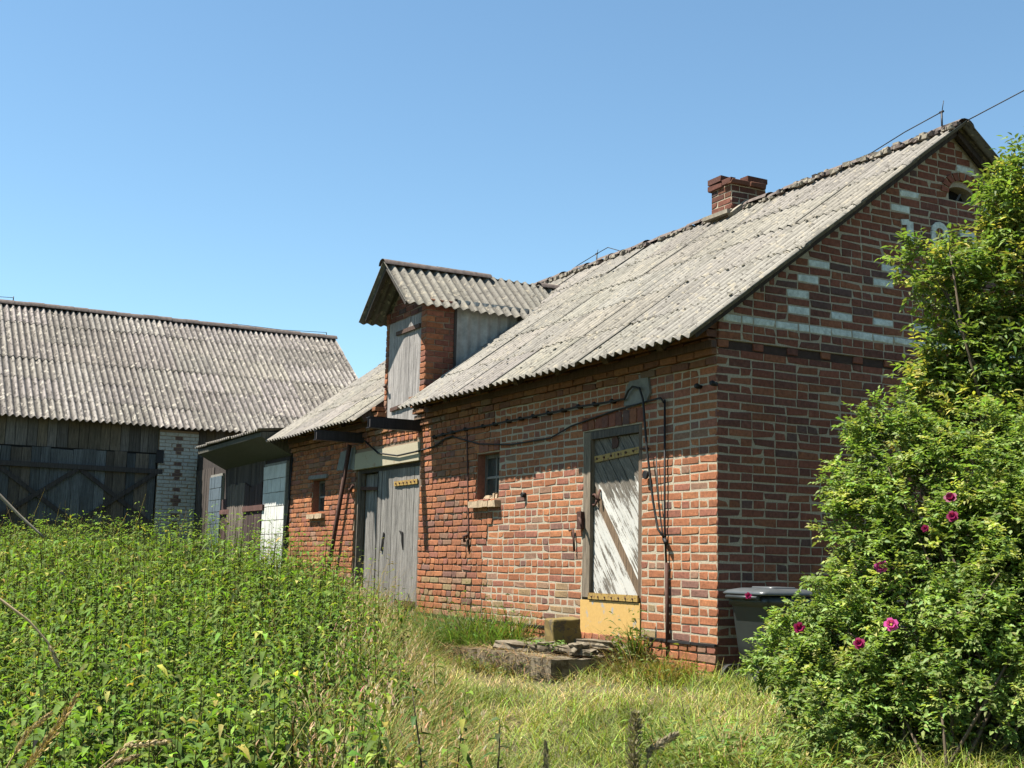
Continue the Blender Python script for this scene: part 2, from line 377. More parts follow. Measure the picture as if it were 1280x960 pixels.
# --- front wall
OPEN = [(-2.19, -1.14, .24, 2.25), (-8.55, -6.22, .05, 2.22), (-4.60, -4.03, 1.635, 2.185), (-10.42, -9.82, 1.63, 2.16), (-7.47, -6.35, 2.74, 4.2)]
fwl = MB()
xs = sorted({XL, 0.0, *[o[0] for o in OPEN], *[o[1] for o in OPEN]})
for a, b in zip(xs[:-1], xs[1:]):
    cuts = sorted([(o[2], o[3]) for o in OPEN if o[0] <= a+1e-6 and o[1] >= b-1e-6]); z = -.3
    for c0, c1 in cuts+[(3.02, 9)]:
        if c0 > z+.01: fwl.box((a, 0, z), (b, .32, c0), 'mortar', skip=())
        z = c1
Pfront = lambda u, v, d: (-u, -d, v)
def front_prot(u, v):
    if v < V0-.02: return .028
    e = .004
    if u > 4.75 or (v > 1.15 and u > 4.2): e = .017
    elif u > 4.3: e = .010
    if v > 2.60: e += .028*max(0, int((v-2.60)/CP+.2))
    return e
def front_col(n, u, v):
    c = brick_col('front') 
    if n > 30: c = tuple(x*.85 for x in (c[0]*.8, c[1]*.95, c[2]))
    if u > 6 and rnd.random() < .6: c = (c[0]*1.12, c[1]*1.08, c[2]*1.02)
    if .27 <= v < .68 and rnd.random() < .42 and u > .9: c = (.31*rnd.uniform(.8, 1.1), .185*rnd.uniform(.85, 1.1), .10)
    return c
holes_f = [(-o[1], -o[0], o[2], o[3]) for o in OPEN] + [(6.24, 8.62, 2.2, 2.47)]
vl = [(n, V0+n*CP) for n in range(-6, 36)]
def fpat(n):
    if n == -1: return 'head'
    return 'head' if n in (3, 8, 15, 21, 26, 29, 30) else 'str'
lay(fwl, Pfront, vl, BH, lambda v0, v1: (0, 11.5), holes_f, front_prot, front_col, 11.5, 3, pats=fpat)
# soldier course over the plank door and over window, lintel plaster over the double door
for i in range(9): one_brick(fwl, Pfront, 1.10+i*.125, 1.215+i*.125, 2.262, 2.40, 0, .012+.004*(i % 2), brick_col('gable'))
for i in range(5): one_brick(fwl, Pfront, 4.03+i*.125, 4.145+i*.125, 2.20, 2.31, 0, .020, brick_col('front'))
for a, b in ((XL, -8.6), (-6.2, -2.2), (-1.13, .0)):
    k = a
    while k < b: e = min(k+.4, b); fwl.box((k, -.036+rnd.uniform(-.003, .003), V0-.016), (e, .01, V0+.004), 'black', j=.002); k = e
# brick jambs of the window openings
for o in OPEN[2:4]: fwl.box((o[0], .006, o[2]), (o[0]+.006, .31, o[3]), 'brick', (.24, .10, .065)); fwl.box((o[1]-.006, .006, o[2]), (o[1], .31, o[3]), 'brick', (.28, .12, .075)); fwl.box((o[0]+.007, .006, o[3]-.006), (o[1]-.007, .31, o[3]), 'brick', (.2, .1, .07)); fwl.box((o[0], .27, o[2]), (o[1], .30, o[3]), 'hole')
fwl.build('front_wall', bld)
lm = MB(); lm.box((-8.62, -.024, 2.22), (-6.24, .2, 2.462), 'plaster', j=.004)
lo_ = lm.build('door_lintel', bld); tag(lo_, 'flaking cream plastered lintel over the double plank door')
gp = MB()
gp.prism([(-1.42, -.006, 2.44), (-1.05, -.006, 2.43), (-.98, -.006, 2.52), (-1.02, -.006, 2.70), (-1.28, -.006, 2.72), (-1.40, -.006, 2.58)], (0, -.022, 0), 'greyplaster')
gp.build('plaster_patch', bld); gp = MB()
gp.prism([(-9.3, -.004, 2.25), (-8.56, -.004, 2.23), (-8.56, -.004, 2.56), (-9.15, -.004, 2.52)], (0, -.026, 0), 'greyplaster')
gp.build('plaster_patch', bld)

# --- gable wall with vent
VA, VB, VC, VD = 2.865, 3.245, 4.60, 4.73
gw = MB()
gpoly = [(.004, -.3), (2*RY, -.3), (2*RY, roofz(0)-.05), (RY, RZ-.05), (.004, roofz(0)-.05)]
for pl in (clip(gpoly, 1, 0, VA), clip(gpoly, -1, 0, -VB), clip(clip(clip(gpoly, -1, 0, -VA), 1, 0, VB), 0, 1, VC), clip(clip(clip(gpoly, -1, 0, -VA), 1, 0, VB), 0, -1, -VD-.07)):
    gw.prism([(-.002, y, z) for y, z in pl], (-.3, 0, 0), 'mortar')
up_ = [(.004, V0+34*CP-.008), (2*RY, V0+34*CP-.008), (2*RY, roofz(0)-.05), (RY, RZ-.05), (.004, roofz(0)-.05)]
for pl in (clip(up_, 1, 0, VA), clip(up_, -1, 0, -VB), clip(clip(clip(up_, -1, 0, -VA), 1, 0, VB), 0, 1, VC), clip(clip(clip(up_, -1, 0, -VA), 1, 0, VB), 0, -1, -VD-.09)):
    gw.prism([(.0205, y, z) for y, z in pl], (-.021, 0, 0), 'mortar')
Pg = lambda u, v, d: (d, u, v)
arc = [((VA+VB)/2+.19*math.cos(math.pi*k/10), VC+.13+.0+.09*math.sin(math.pi*k/10)*1.0) for k in range(11)]
for k in range(10):
    (a0, b0), (a1, b1) = arc[k], arc[k+1]
    gw.prism([(-.002, a0, b0-.06), (-.002, a1, b1-.06), (-.002, a1, VD+.071), (-.002, a0, VD+.071)], (-.25, 0, 0), 'mortar')
for k in range(9):   # voussoirs
    a = math.pi*(k+.5)/9; ca, sa = math.cos(a), math.sin(a); yc, zc = (VA+VB)/2, 4.66
    da = .13; P = []
    for dd in (.002, .034):
        for (rr_, aa) in ((.20, a-da), (.30, a-da), (.30, a+da), (.20, a+da)): P.append((dd, yc+rr_*math.cos(aa), zc+rr_*math.sin(aa)*.8))
    gw.hexa(P, 'brick', tuple(x*1.15 for x in brick_col('gable')))
WHITE = [(.369, 3.232), (.821, 3.388), (1.043, 3.55), (1.274, 3.705), (1.469, 3.87), (1.787, 4.105), (2.213, 4.413), (2.418, 4.567), (3.033, 4.942), (.878, 3.237), (1.4, 3.24), (1.925, 3.242), (2.432, 3.245), (2.94, 3.245), (3.45, 3.245), (2.174, 3.805), (2.0, 3.65), (3.62, 4.567), (3.86, 4.413), (4.3, 4.1), (4.6, 3.87), (4.8, 3.7), (5.05, 3.55), (5.3, 3.39), (3.97, 3.245), (4.5, 3.245)]
def gmat(n, p0, p1, v, h):
    if n == 36: return 'white'
    for y, z in WHITE:
        if v-.006 <= z < v+CP-.006 and p0-.008 <= y <= p1+.008 and p1-p0 > .15: return 'white'
    return 'brick'
def gspan(v0, v1):
    t = (v1-(EZ-.09))/SL+EY
    return (max(0, t), min(2*RY, 2*RY-t))
def gprot(u, v):
    n = round((v-V0)/CP)
    e = .004
    if n == 33: e = None if int(u/.132) % 3 else .018
    if n >= 34: e = .026
    return e
gh = [(VA-.02, VB+.02, VC, VD+.03), ((VA+VB)/2-.24, (VA+VB)/2+.24, VD-.02, VD+.12), ((VA+VB)/2-.14, (VA+VB)/2+.14, VD+.1, VD+.18)]
ctr = {}
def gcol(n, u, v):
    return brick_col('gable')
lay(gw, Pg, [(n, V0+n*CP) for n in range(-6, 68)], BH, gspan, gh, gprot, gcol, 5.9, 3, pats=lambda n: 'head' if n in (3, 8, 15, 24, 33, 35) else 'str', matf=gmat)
gw.build('gable_wall', bld)
gw2 = MB(); gw2.box((-.01, .02, V0+33*CP-.012), (.0022, 2*RY-.02, V0+34*CP-.012), 'brick', (.055, .034, .028)); tag(gw2.build('frieze_shade_band', bld), 'thin dark band painting in the recess shade of the brick frieze'); vb = MB(); vb.box((-.2, 2.84, 4.55), (-.14, 3.27, 4.80), 'hole'); vb.bar((-.12, 2.87, 4.60), (-.08, 3.25, 4.62), .1, .03, 'dark', (.1, .1, .1)); vb.bar((-.08, 3.05, 4.59), (-.05, 3.10, 4.70), .05, .02, 'dark', (.12, .12, .12)); vb.build('vent_slat', bld)  # frieze band and vent backing: recess shade painted as dark boxes
# numerals: raised white strokes
nm = [MB()]
SK = [0]
def stroke(pts, wd=.062):
    SK[0] += 1; xo = .034+.0012*SK[0]; n = len(pts); L = []; Rr = []
    for i in range(n):
        a = Vector(pts[max(0, i-1)]); b = Vector(pts[min(n-1, i+1)]); d = (b-a).normalized(); nn = Vector((-d.y, d.x))*wd/2; p = Vector(pts[i])
        L.append(p+nn); Rr.append(p-nn)
    for i in range(n-1):
        q = [L[i], L[i+1], Rr[i+1], Rr[i]]
        nm[-1].poly([(xo, p.x, p.y) for p in q], 'white')
    ring = L+Rr[::-1]
    for i in range(len(ring)):
        p, q = ring[i], ring[(i+1) % len(ring)]; nm[-1].poly([(xo, p.x, p.y), (xo, q.x, q.y), (.0, q.x, q.y), (.0, p.x, p.y)], 'white')
stroke([(2.315, 4.05), (2.315, 4.285)], .085); stroke([(2.20, 4.262), (2.30, 4.275)], .055)
cy_ = 2.715; nm.append(MB())
stroke([(cy_+.085*math.cos(math.pi*k/6), 4.235+.075*math.sin(math.pi*k/6)) for k in range(7)], .062)
stroke([(cy_+.085, 4.235), (cy_+.08, 4.10), (cy_+.07, 3.99)], .075); stroke([(cy_-.09, 4.235), (cy_-.085, 4.12)], .06); stroke([(cy_-.085, 4.12), (cy_-.02, 4.085), (cy_+.04, 4.09)], .055)
nm.append(MB()); stroke([(2.99, 4.262), (3.10, 4.277), (3.18, 4.262), (3.205, 4.21), (3.185, 4.14), (3.12, 4.06), (3.04, 4.00)], .066); stroke([(3.04, 4.0), (3.2, 4.0)], .06)
nm.append(MB()); stroke([(3.62, 4.262), (3.76, 4.272), (3.70, 4.14), (3.64, 4.0)], .066)
for q in nm: tag(q.build('date_numeral', bld), 'raised white plaster numeral on the gable')
# --- other walls
ow = MB(); ow.box((XL, 2*RY-.3, -.3), (-.3, 2*RY, roofz(0)-.06), 'brick', (.33, .13, .075)); ow.build('rear_wall', bld)
ew = MB(); ew.prism([(XL+.001, y, z) for y, z in [(.33, -.3), (2*RY-.31, -.3), (2*RY-.31, roofz(0)-.06), (RY, RZ-.1), (.33, roofz(.33)-.12)]], (.28, 0, 0), 'brick', (.33, .13, .075)); ew.build('end_wall', bld)

# --- corrugated sheets
def corrugated(mb, O, U, S, N, len_u, len_s, rows, mat, wave=.13, amp=.021, sheet=.91, cut=None, seed=1, lift=.008, th=.006, jz=.006, colv=.12, per=8, sag=None, dirt=.62):
    r = random.Random(seed); O, U, S, N = Vector(O), Vector(U), Vector(S), Vector(N); ns = max(1, round(len_u/sheet)); sw = len_u/ns; rs = len_s/rows
    for i in range(rows):
        for j in range(ns):
            oz = r.uniform(-jz, jz); cv = 1+r.uniform(-colv, colv); col = (cv, cv*r.uniform(.97, 1.02), cv*r.uniform(.94, 1.02)); sh = r.uniform(-.018, .018); tl = r.uniform(-.004, .004)
            nu = max(4, int(sw/wave*per)); s0 = i*rs+sh-(.02 if i == 0 else .09); s1 = (i+1)*rs+(0 if i == rows-1 else sh)
            ss = [s0, (s0+s1)/2, s1]; k = len(mb.v); top = []; 
            for a, s in enumerate(ss):
                for q in range(nu+1):
                    u = j*sw+q*sw/nu + (.012 if q == nu else 0); ph = math.cos(2*math.pi*u/wave); hgt = amp*ph+oz+(lift*(1-(s-s0)/(s1-s0)))+tl*(q/nu-.5)*2+(sag(u, s) if sag else 0)
                    p = O+U*u+S*s+N*hgt; mb.v.append(tuple(p))
            for a, s in enumerate(ss):
                for q in range(nu+1): mb.v.append(tuple(Vector(mb.v[k+a*(nu+1)+q])-N*th))
            o2 = 3*(nu+1); w1 = nu+1
            for a in range(2):
                for q in range(nu):
                    u = j*sw+(q+.5)*sw/nu; s = (ss[a]+ss[a+1])/2
                    if cut and cut(u, s): continue
                    A = k+a*w1+q
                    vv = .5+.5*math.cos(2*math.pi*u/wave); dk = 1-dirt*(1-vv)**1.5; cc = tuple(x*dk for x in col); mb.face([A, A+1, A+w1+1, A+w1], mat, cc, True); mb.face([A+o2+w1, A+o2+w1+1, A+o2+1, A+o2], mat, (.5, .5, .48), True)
                    if a == 0: mb.poly([mb.v[A+o2], mb.v[A+o2+1], mb.v[A+1], mb.v[A]], mat, col)
                    if a == 1: mb.poly([mb.v[A+w1], mb.v[A+w1+1], mb.v[A+o2+w1+1], mb.v[A+o2+w1]], mat, col)
            for a in range(2):
                for q in (0, nu):
                    A = k+a*w1+q
                    if cut and cut(j*sw+min(max(q, .5), nu-.5)*sw/nu, (ss[a]+ss[a+1])/2): continue
                    mb.poly([mb.v[A], mb.v[A+w1], mb.v[A+o2+w1], mb.v[A+o2]], mat, col)
sl_len = math.hypot(RY-EY, RZ-EZ); cs, sn = (RY-EY)/sl_len, (RZ-EZ)/sl_len
GX = .25; LEN = GX-(-11.55)
DXL, DXR = -7.62, -6.02     # gap where the loft breaks the eave
def rcut(u, s):
    x = GX-u; y = EY+s*cs
    return DXL < x < DXR and y < .34+.06 or (-7.5 < x < -6.25 and .3 < y < 2.0)
rf = MB()
def rsag(u, s): return .012*nz(u*.6, s*.7, 1.0)-.02*math.sin(math.pi*min(1, u/LEN))*(s/sl_len)
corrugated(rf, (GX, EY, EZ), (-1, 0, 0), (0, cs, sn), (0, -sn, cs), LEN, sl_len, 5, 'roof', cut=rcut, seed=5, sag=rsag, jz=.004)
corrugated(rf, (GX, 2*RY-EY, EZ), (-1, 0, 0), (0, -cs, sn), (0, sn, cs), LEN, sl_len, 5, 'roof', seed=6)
def moss(mb, O, U, S, N, len_u, len_s, rows, n, seed, seam=.7, mat='mosslump'):     # lichen and moss cushions, most of them along the sheet laps
    r = random.Random(seed); O, U, S, N = Vector(O), Vector(U), Vector(S), Vector(N); rs = len_s/rows
    for q in range(n):
        u = r.uniform(.05, len_u-.05); s_ = r.randint(1, rows-1)*rs-.09+r.gauss(0, .02) if r.random() < seam else r.uniform(.05, len_s-.05)
        x = O.x+U.x*u
        if rows == 5 and (DXL-.1 < x < DXR+.1 and s_ < 3.2): continue
        c = O+U*u+S*s_+N*r.uniform(.0, .026); a = r.uniform(.007, .017); b = a*r.uniform(.8, 1.8); h = r.uniform(.005, .012)
        k = len(mb.v); tv = r.uniform(.6, 1.5)
        for t in range(6): an = t*math.pi/3; mb.v.append(tuple(c+U*a*math.cos(an)*r.uniform(.7, 1.3)+S*b*math.sin(an)*r.uniform(.7, 1.3)))
        mb.v.append(tuple(c+N*h))
        for t in range(6): mb.face([k+t, k+(t+1) % 6, k+6], mat, (tv, tv, tv), True)
moss(rf, (GX, EY, EZ), (-1, 0, 0), (0, cs, sn), (0, -sn, cs), LEN, sl_len, 5, 1100, 41)
roof = rf.build('roof', bld, fix=False)
# rafters / barge timbers / wall plate under the roof
ti = MB()
for x in (.09, XL+.04):
    for sgn in (1, -1):
        ya, yb = (EY+.12, RY) if sgn > 0 else (2*RY-EY-.12, RY)
        ti.bar((x, ya, roofz(ya)-.06), (x, yb, roofz(yb)-.06), .05, .055, 'dark', (.055, .042, .034), upv=(1, 0, 0) if False else (0, 0, 1))
for x in np.arange(-.5, XL, -.9):
    if DXL < x < DXR: continue
    ti.bar((x, EY+.16, roofz(EY+.16)-.09), (x, .4, roofz(.4)-.09), .09, .11, 'dark', (.09, .065, .05))
ti.box((DXR+.1, -.105, 2.80), (.06, -.05, 2.86), 'dark', (.10, .06, .045)); ti.box((XL, -.105, 2.80), (DXL-.05, -.05, 2.86), 'dark', (.10, .06, .045))
put(ti.build('roof_timbers'), roof)
# ridge caps with crumbling mortar
rc = MB(); x = GX-.02
while x > -11.5:
    L = rnd.uniform(.30, .38); z = RZ+.012-.02*math.sin(math.pi*(GX-x)/LEN)+rnd.uniform(-.012, .012); tilt = rnd.uniform(-.01, .02)
    mort = False; nl = 11 if x > -2.2 else 4
    mt_ = 'lump' if mort else 'ridge'; k = len(rc.v); n = 7; r0 = .092
    for e, xx in enumerate((x, x-L)):
        for t in range(n+1):
            a = math.pi*(.04+.92*t/n); rad = r0+(.012 if e == 0 else -.004); rc.v.append((xx, RY-rad*math.cos(a)*1.12, z-.045+rad*math.sin(a)*.8+(tilt if e else 0)))
    for t in range(n): rc.face([k+t, k+t+1, k+n+2+t, k+n+1+t], mt_, (1, 1, 1), True)
    for q in range(nl):
        lx = x-rnd.uniform(0, L); lr = rnd.uniform(.015, .042); ly = RY-.05-rnd.uniform(0, .11 if nl > 5 else .04)-(.05 if nl < 5 else 0); lz = roofz(ly)+.02+(.03 if nl > 5 else 0)
        rc.hexa([(lx+sx*lr*rnd.uniform(.6, 1.3), ly+sy*lr*rnd.uniform(.6, 1.2), lz+sz*lr*.6) for sx, sy, sz in ((-1, -1, -1), (1, -1, -1), (1, 1, -1), (-1, 1, -1), (-1, -1, 1), (1, -1, 1), (1, 1, 1), (-1, 1, 1))], 'lump' if rnd.random() < .7 else 'ridge')
    x -= L-.015
put(rc.build('ridge_cap', fix=True), roof)
# chimney
ch = MB(); X0, X1, Y0, Y1 = -3.63, -3.235, 2.72, 3.25
ch.box((X0, Y0, 4.9), (X1, Y1, 5.62), 'mortar'); ch.box((X0+.09, Y0+.1, 5.62), (X1-.09, Y1-.1, 5.64), 'hole')
for n in range(9):
    z = 4.98+n*CP; out = .006; r = random.Random(n)
    for Pf, Lw in ((lambda u, v, d: (X0+u, Y0-d, v), X1-X0), (lambda u, v, d: (X1+d, Y0+u, v), Y1-Y0), (lambda u, v, d: (X0-d, Y0+u, v), Y1-Y0)):
        u = 0; L = .118 if n % 2 else .248
        while u < Lw-.03:
            e = min(u+L, Lw); c = tuple(x*(.78 if n < 6 else .5) for x in brick_col('gable'))
            o8 = rnd.uniform(.02, .055) if n == 8 else out; one_brick(ch, Pf, u-(.04 if n == 8 and u == 0 else 0), e+(.04 if n == 8 and e >= Lw-.01 else 0), z, z+BH, -.03, o8, c, jt=.008 if n == 8 else .003); u = e+.011; L = .248
for (a, b, c0, c1, zz) in ((X0-.04, X1-.16, Y0-.04, Y0+.14, 5.675), (X1-.14, X1+.02, Y0+.24, Y1+.02, 5.675), (X0, X0+.2, Y1-.15, Y1+.03, 5.675)):
    ch.box((a, c0, zz), (b, c1, zz+.066), 'brick', tuple(x*.5 for x in brick_col('gable')), j=.006)
ch.bar((X0-.05, Y0-.06, roofz(Y0)+.035), (X1+.05, Y0-.06, roofz(Y0)+.035), .1, .05, 'lump'); ch.bar((X1+.05, Y0-.06, roofz(Y0-.06)+.04), (X1+.05, RY, RZ+.05), .1, .05, 'lump')
put(ch.build('chimney'), roof)
# lightning rods with conductor wire on the main ridge
for i, (x, z0, z1) in enumerate(((-.08, 5.33, 5.66), (-6.65, 5.25, 5.53))):
    lr = MB(); lr.tube([(x, RY, z0), (x, RY, z0+.22)], .010, 'steel'); lr.tube([(x, RY, z0+.2), (x+.03, RY, z1)], .004, 'steel'); lr.tube([(x-.025, RY, z0+.22), (x+.025, RY, z0+.22)], .012, 'steel')
    lr.tube([(x, RY, z0+.22), (x-.5, RY, z0+.16), (x-1.0, RY, z0+.07), (x-1.5, RY, z0+.06)], .006, 'cable')
    if i: lr.tube([(x, RY, z0+.22), (x+.3, RY, z0+.25), (x+.7, RY, z0+.1)], .006, 'cable')
    put(lr.build('lightning_rod'), roof)

# --- plank door (white, diagonal)
pd = MB(); rect = [(-2.055, .62), (-1.205, .62), (-1.205, 2.165), (-2.055, 2.165)]
a_ = R(-50); dx, dz = math.cos(a_), math.sin(a_); nx_, nz_ = -dz, dx; t = -3.5; i = 0
ends = []
while t < 3.5:
    wd = rnd.uniform(.10, .145)
    pl = clip(clip(rect, nx_, nz_, t+wd), -nx_, -nz_, -t-.010)
    if len(pl) > 2:
        cx = sum(p[0] for p in pl)/len(pl); cz = sum(p[1] for p in pl)/len(pl); ends.append((t, cx, cz))
        brown = abs((-1.70-(-2.055))*0+(nx_*-1.72+nz_*1.22)-(t+wd/2)) < wd/2
        if brown: pd.prism([(x, .052, z) for x, z in pl], (0, .02, 0), 'wood', (.17, .115, .07))
        else:
            s = rnd.uniform(.86, 1.06); pd.prism([(x, .045+rnd.uniform(-.003, .003), z) for x, z in pl], (0, .025, 0), 'peel', (s, s, s*.98))
    t += wd
pd.box((-2.06, .074, .3), (-1.2, .09, 2.17), 'hole')
door = pd.build('plank_door', bld); tag(door, 'diagonal boarded door with peeling white paint')
df = MB()
df.box((-2.185, .0, .6), (-2.06, .12, 2.245), 'wood', (.20, .16, .115), .004); df.box((-1.20, .0, .28), (-1.145, .12, 2.245), 'wood', (.15, .105, .07), .004); df.box((-2.06, .002, 2.17), (-1.2, .118, 2.245), 'wood', (.10, .085, .07), .003)
put(df.build('door_frame'), door)
kp = MB(); kp.box((-2.195, -.016, .215), (-1.14, -.006, .575), 'yellow'); put(kp.build('kick_plate'), door)
k2 = MB(); k2.box((-2.03, -.03, .585), (-1.16, -.008, .645), 'yhinge')
for q in range(7): k2.tube([(-1.96+q*.12, -.03, .61), (-1.96+q*.12, -.04, .61)], .009, 'rust')
put(k2.build('lower_strap'), door)
hg = MB(); hg.bar((-2.03, .035, 1.965), (-1.19, .035, 2.01), .012, .062, 'yhinge')
for q in range(6): hg.tube([(-1.98+q*.13, .03, 1.968+q*.007), (-1.98+q*.13, .018, 1.968+q*.007)], .012, 'rust')
hg.tube([(-1.17, .02, 1.96), (-1.17, .02, 2.06)], .018, 'rust'); hg.bar((-1.17, .0, 2.01), (-1.0, -.03, 2.0), .02, .02, 'rust')
put(hg.build('strap_hinge'), door)
rp = MB(); rp.prism([(-1.72, .04, 2.05), (-1.62, .04, 2.06), (-1.60, .04, 2.12), (-1.66, .04, 2.2), (-1.72, .04, 2.15)], (0, -.006, 0), 'rust'); put(rp.build('rust_patch'), door)
lk = MB(); lk.box((-2.225, -.05, 1.27), (-2.155, -.002, 1.45), 'rust', j=.005); lk.tube([(-2.18, -.05, 1.38), (-2.12, -.075, 1.36), (-2.09, -.07, 1.28)], .014, 'rust'); put(lk.build('lock_case'), door)
kh = MB()
kh.tube([(-2.03+.05*math.cos(q*math.pi/5), .03, 1.56+.055*math.sin(q*math.pi/5)) for q in range(11)], .012, 'rust'); kh.tube([(-1.93, .035, 1.66), (-1.915, .0, 1.57), (-1.90, .02, 1.55)], .012, 'rust'); put(kh.build('ring_handle'), door)

# --- double plank door
bd = MB(); x = -8.5
while x < -7.83:
    wd = rnd.uniform(.085, .13); c = rnd.uniform(.8, 1.15); bd.box((x, .14+rnd.uniform(0, .006), .10+rnd.uniform(0, .05)), (x+wd-.008, .165, 2.15), 'wood', (.185*c, .172*c, .155*c), .004); x += wd
bd.box((-8.5, .17, .1), (-7.8, .19, 2.15), 'hole')
dd = bd.build('double_door', bld); tag(dd, 'grey weathered plank double door, left leaf standing ajar')
b2 = MB(); x = -7.80
while x < -6.33:
    wd = rnd.uniform(.10, .16); c = rnd.uniform(.75, 1.2); b2.box((x, .055+rnd.uniform(0, .008), .16+rnd.uniform(-.05, .05)), (x+wd-.007, .085, 2.19-rnd.uniform(0, .02)), 'wood', (.215*c, .20*c, .18*c), .004); x += wd
b2.box((-7.8, .088, .12), (-6.3, .10, 2.17), 'hole'); b2.box((-7.83, .05, .15), (-7.802, .17, 2.17), 'hole')
put(b2.build('right_leaf'), dd)
b3 = MB(); b3.box((-7.20, .036, 1.925), (-6.42, .052, 1.99), 'yhinge')
for q in range(6): b3.tube([(-7.12+q*.125, .036, 1.957), (-7.12+q*.125, .022, 1.957)], .013, 'rust')
put(b3.build('strap_hinge'), dd)
b4 = MB(); b4.bar((-8.72, .06, 1.96), (-7.95, .12, 1.93), .03, .05, 'rust'); b4.tube([(-8.72, -.02, 1.96), (-8.62, -.06, 1.92), (-8.5, -.05, 2.0)], .022, 'rust'); put(b4.build('draw_bar'), dd)
b5 = MB(); b5.box((-7.02, .03, .335), (-6.33, .05, .40), 'rust'); put(b5.build('bottom_strap'), dd)
b6 = MB(); b6.prism([(-6.98, .05, 1.32), (-6.86, .05, 1.30), (-6.84, .05, 1.06), (-6.9, .05, 1.18), (-6.9, .05, 1.25)], (0, -.01, 0), 'hole'); put(b6.build('knot_hole'), dd); b6 = MB(); b6.bar((-7.6, .045, 1.05), (-7.52, .045, 1.3), .035, .012, 'hole', upv=(0, 1, 0)); put(b6.build('knot_hole'), dd)
b7 = MB(); b7.box((-8.56, .05, 2.165), (-6.22, .2, 2.222), 'dark', (.05, .04, .035), .004); b7.bar((-8.54, .08, .0), (-8.53, .08, 2.2), .05, .1, 'wood', (.18, .15, .12), upv=(0, 1, 0)); b7.bar((-6.26, .06, .0), (-6.26, .06, 2.2), .06, .1, 'wood', (.16, .12, .09), upv=(0, 1, 0)); put(b7.build('door_frame'), dd)

# --- two small windows
def window(x0, x1, z0, z1, lab, big):
    fr = MB(); y = .105
    for a, b in (((x0, y, z0), (x0+.045, y+.05, z1)), ((x1-.045, y, z0), (x1, y+.05, z1)), ((x0+.045, y, z1-.05), (x1-.045, y+.05, z1)), ((x0+.045, y, z0), (x1-.045, y+.05, z0+.05))): fr.box(a, b, 'dark', (.13, .125, .11), .003)
    zm = (z0+z1)/2; xm = (x0+x1)/2
    fr.box((x0+.045, y+.008, zm-.014), (x1-.045, y+.035, zm+.014), 'wood', (.26, .26, .24), .002); fr.box((xm-.012, y+.005, z0+.05), (xm+.012, y+.03, z1-.05), 'wood', (.2, .2, .18), .002)
    w_ = fr.build('window', bld); tag(w_, lab)
    pn = MB(); pn.box((x0+.04, y+.02, z0+.04), (x1-.04, y+.026, z1-.04), 'pane'); put(pn.build('pane'), w_)
    si = MB(); k = x0-.05
    while k < x1+.02:
        si.box((k, -.075+rnd.uniform(-.006, .006), z0-.085), (min(k+.12, x1+.06), .145, z0-.012+rnd.uniform(-.006, .004)), 'sill', j=.006); k += .122
    put(si.build('sill'), w_)
    if big:
        db = MB()
        for q in range(6): px_ = x0+.1+q*.07; db.box((px_, .04, z0-.01), (px_+rnd.uniform(.05, .09), .13, z0+rnd.uniform(.02, .10)), 'sill', j=.015)
        put(db.build('debris'), w_)
window(-4.60, -4.03, 1.635, 2.185, 'small two light window in a deep brick opening', True)
window(-10.42, -9.82, 1.63, 2.16, 'narrow dark window with a pale lintel board', False)
lb = MB(); lb.box((-10.52, -.05, 2.165), (-9.68, .03, 2.225), 'wood', (.24, .22, .19), .008); lb.build('window_lintel', bld)

# --- steel hoist beams
for xb in (-8.30, -6.27):
    hb = MB(); y0, y1 = .25, -.745; z0, z1 = 2.595, 2.735
    hb.box((xb-.006, y1, z0+.008), (xb+.006, y0, z1-.008), 'steel'); hb.box((xb-.065, y1, z1-.008), (xb+.065, y0, z1), 'steel'); hb.box((xb-.065, y1, z0), (xb+.065, y0, z0+.008), 'steel')
    hb.box((xb+.02, y1+.01, z0+.01), (xb+.06, y0, z1-.01), 'dark', (.035, .03, .03))
    hb.build('hoist_beam', bld)

# --- loft dormer
LZ = .66/.76; DR = 4.945; DXC = -6.88
do = MB()
Pd = lambda u, v, d: (-6.20+d, u, v); Pdf = lambda u, v, d: (-6.20-u, -d, v); Pdl = lambda u, v, d: (-7.47-u, -d, v)
do.box((-6.35, 0.001, 2.74), (-6.203, .42, 4.36), 'mortar'); do.box((-7.56, 0.001, 2.74), (-7.47, .42, 4.28), 'mortar')
for n in range(21):
    z = 2.75+n*CP
    if z+BH > 4.37: break
    c = brick_col('front')
    one_brick(do, Pdf, 0, .148, z, z+BH, -.02, .010, c); one_brick(do, Pdl, 0, .085, z, z+BH, -.02, .012, brick_col('front'))
    if z+BH > roofz(0)+.02:
        u = .0; L = .118 if n % 2 else .248; first = True
        while u < .40:
            e = min(u+L, .425); 
            if z > roofz(e)-.2: one_brick(do, Pd, u, e, z, z+BH, -.02, .008, c if first else brick_col('gable'))
            first = False; u = e+.012; L = .2
do.prism([(-7.55, .02, 4.21), (-6.22, .02, 4.21), (-6.22, .02, 4.36), (DXC, .02, DR-.06), (-7.55, .02, 4.3)], (0, .25, 0), 'mortar')
for n in range(8):
    z = 4.225+n*CP; hw = min(.66, (DR-.1-z-BH)/LZ)
    if hw < .08: break
    u = -hw
    while u < hw-.04: e = min(u+.24, hw); one_brick(do, lambda u, v, d: (DXC+u, .02-d, v), u, e, z, z+BH, -.02, .01, tuple(x*.8 for x in brick_col('gable'))); u = e+.012
dm = do.build('loft_dormer', bld); tag(dm, 'gabled loft dormer with brick piers and boarded loading door')
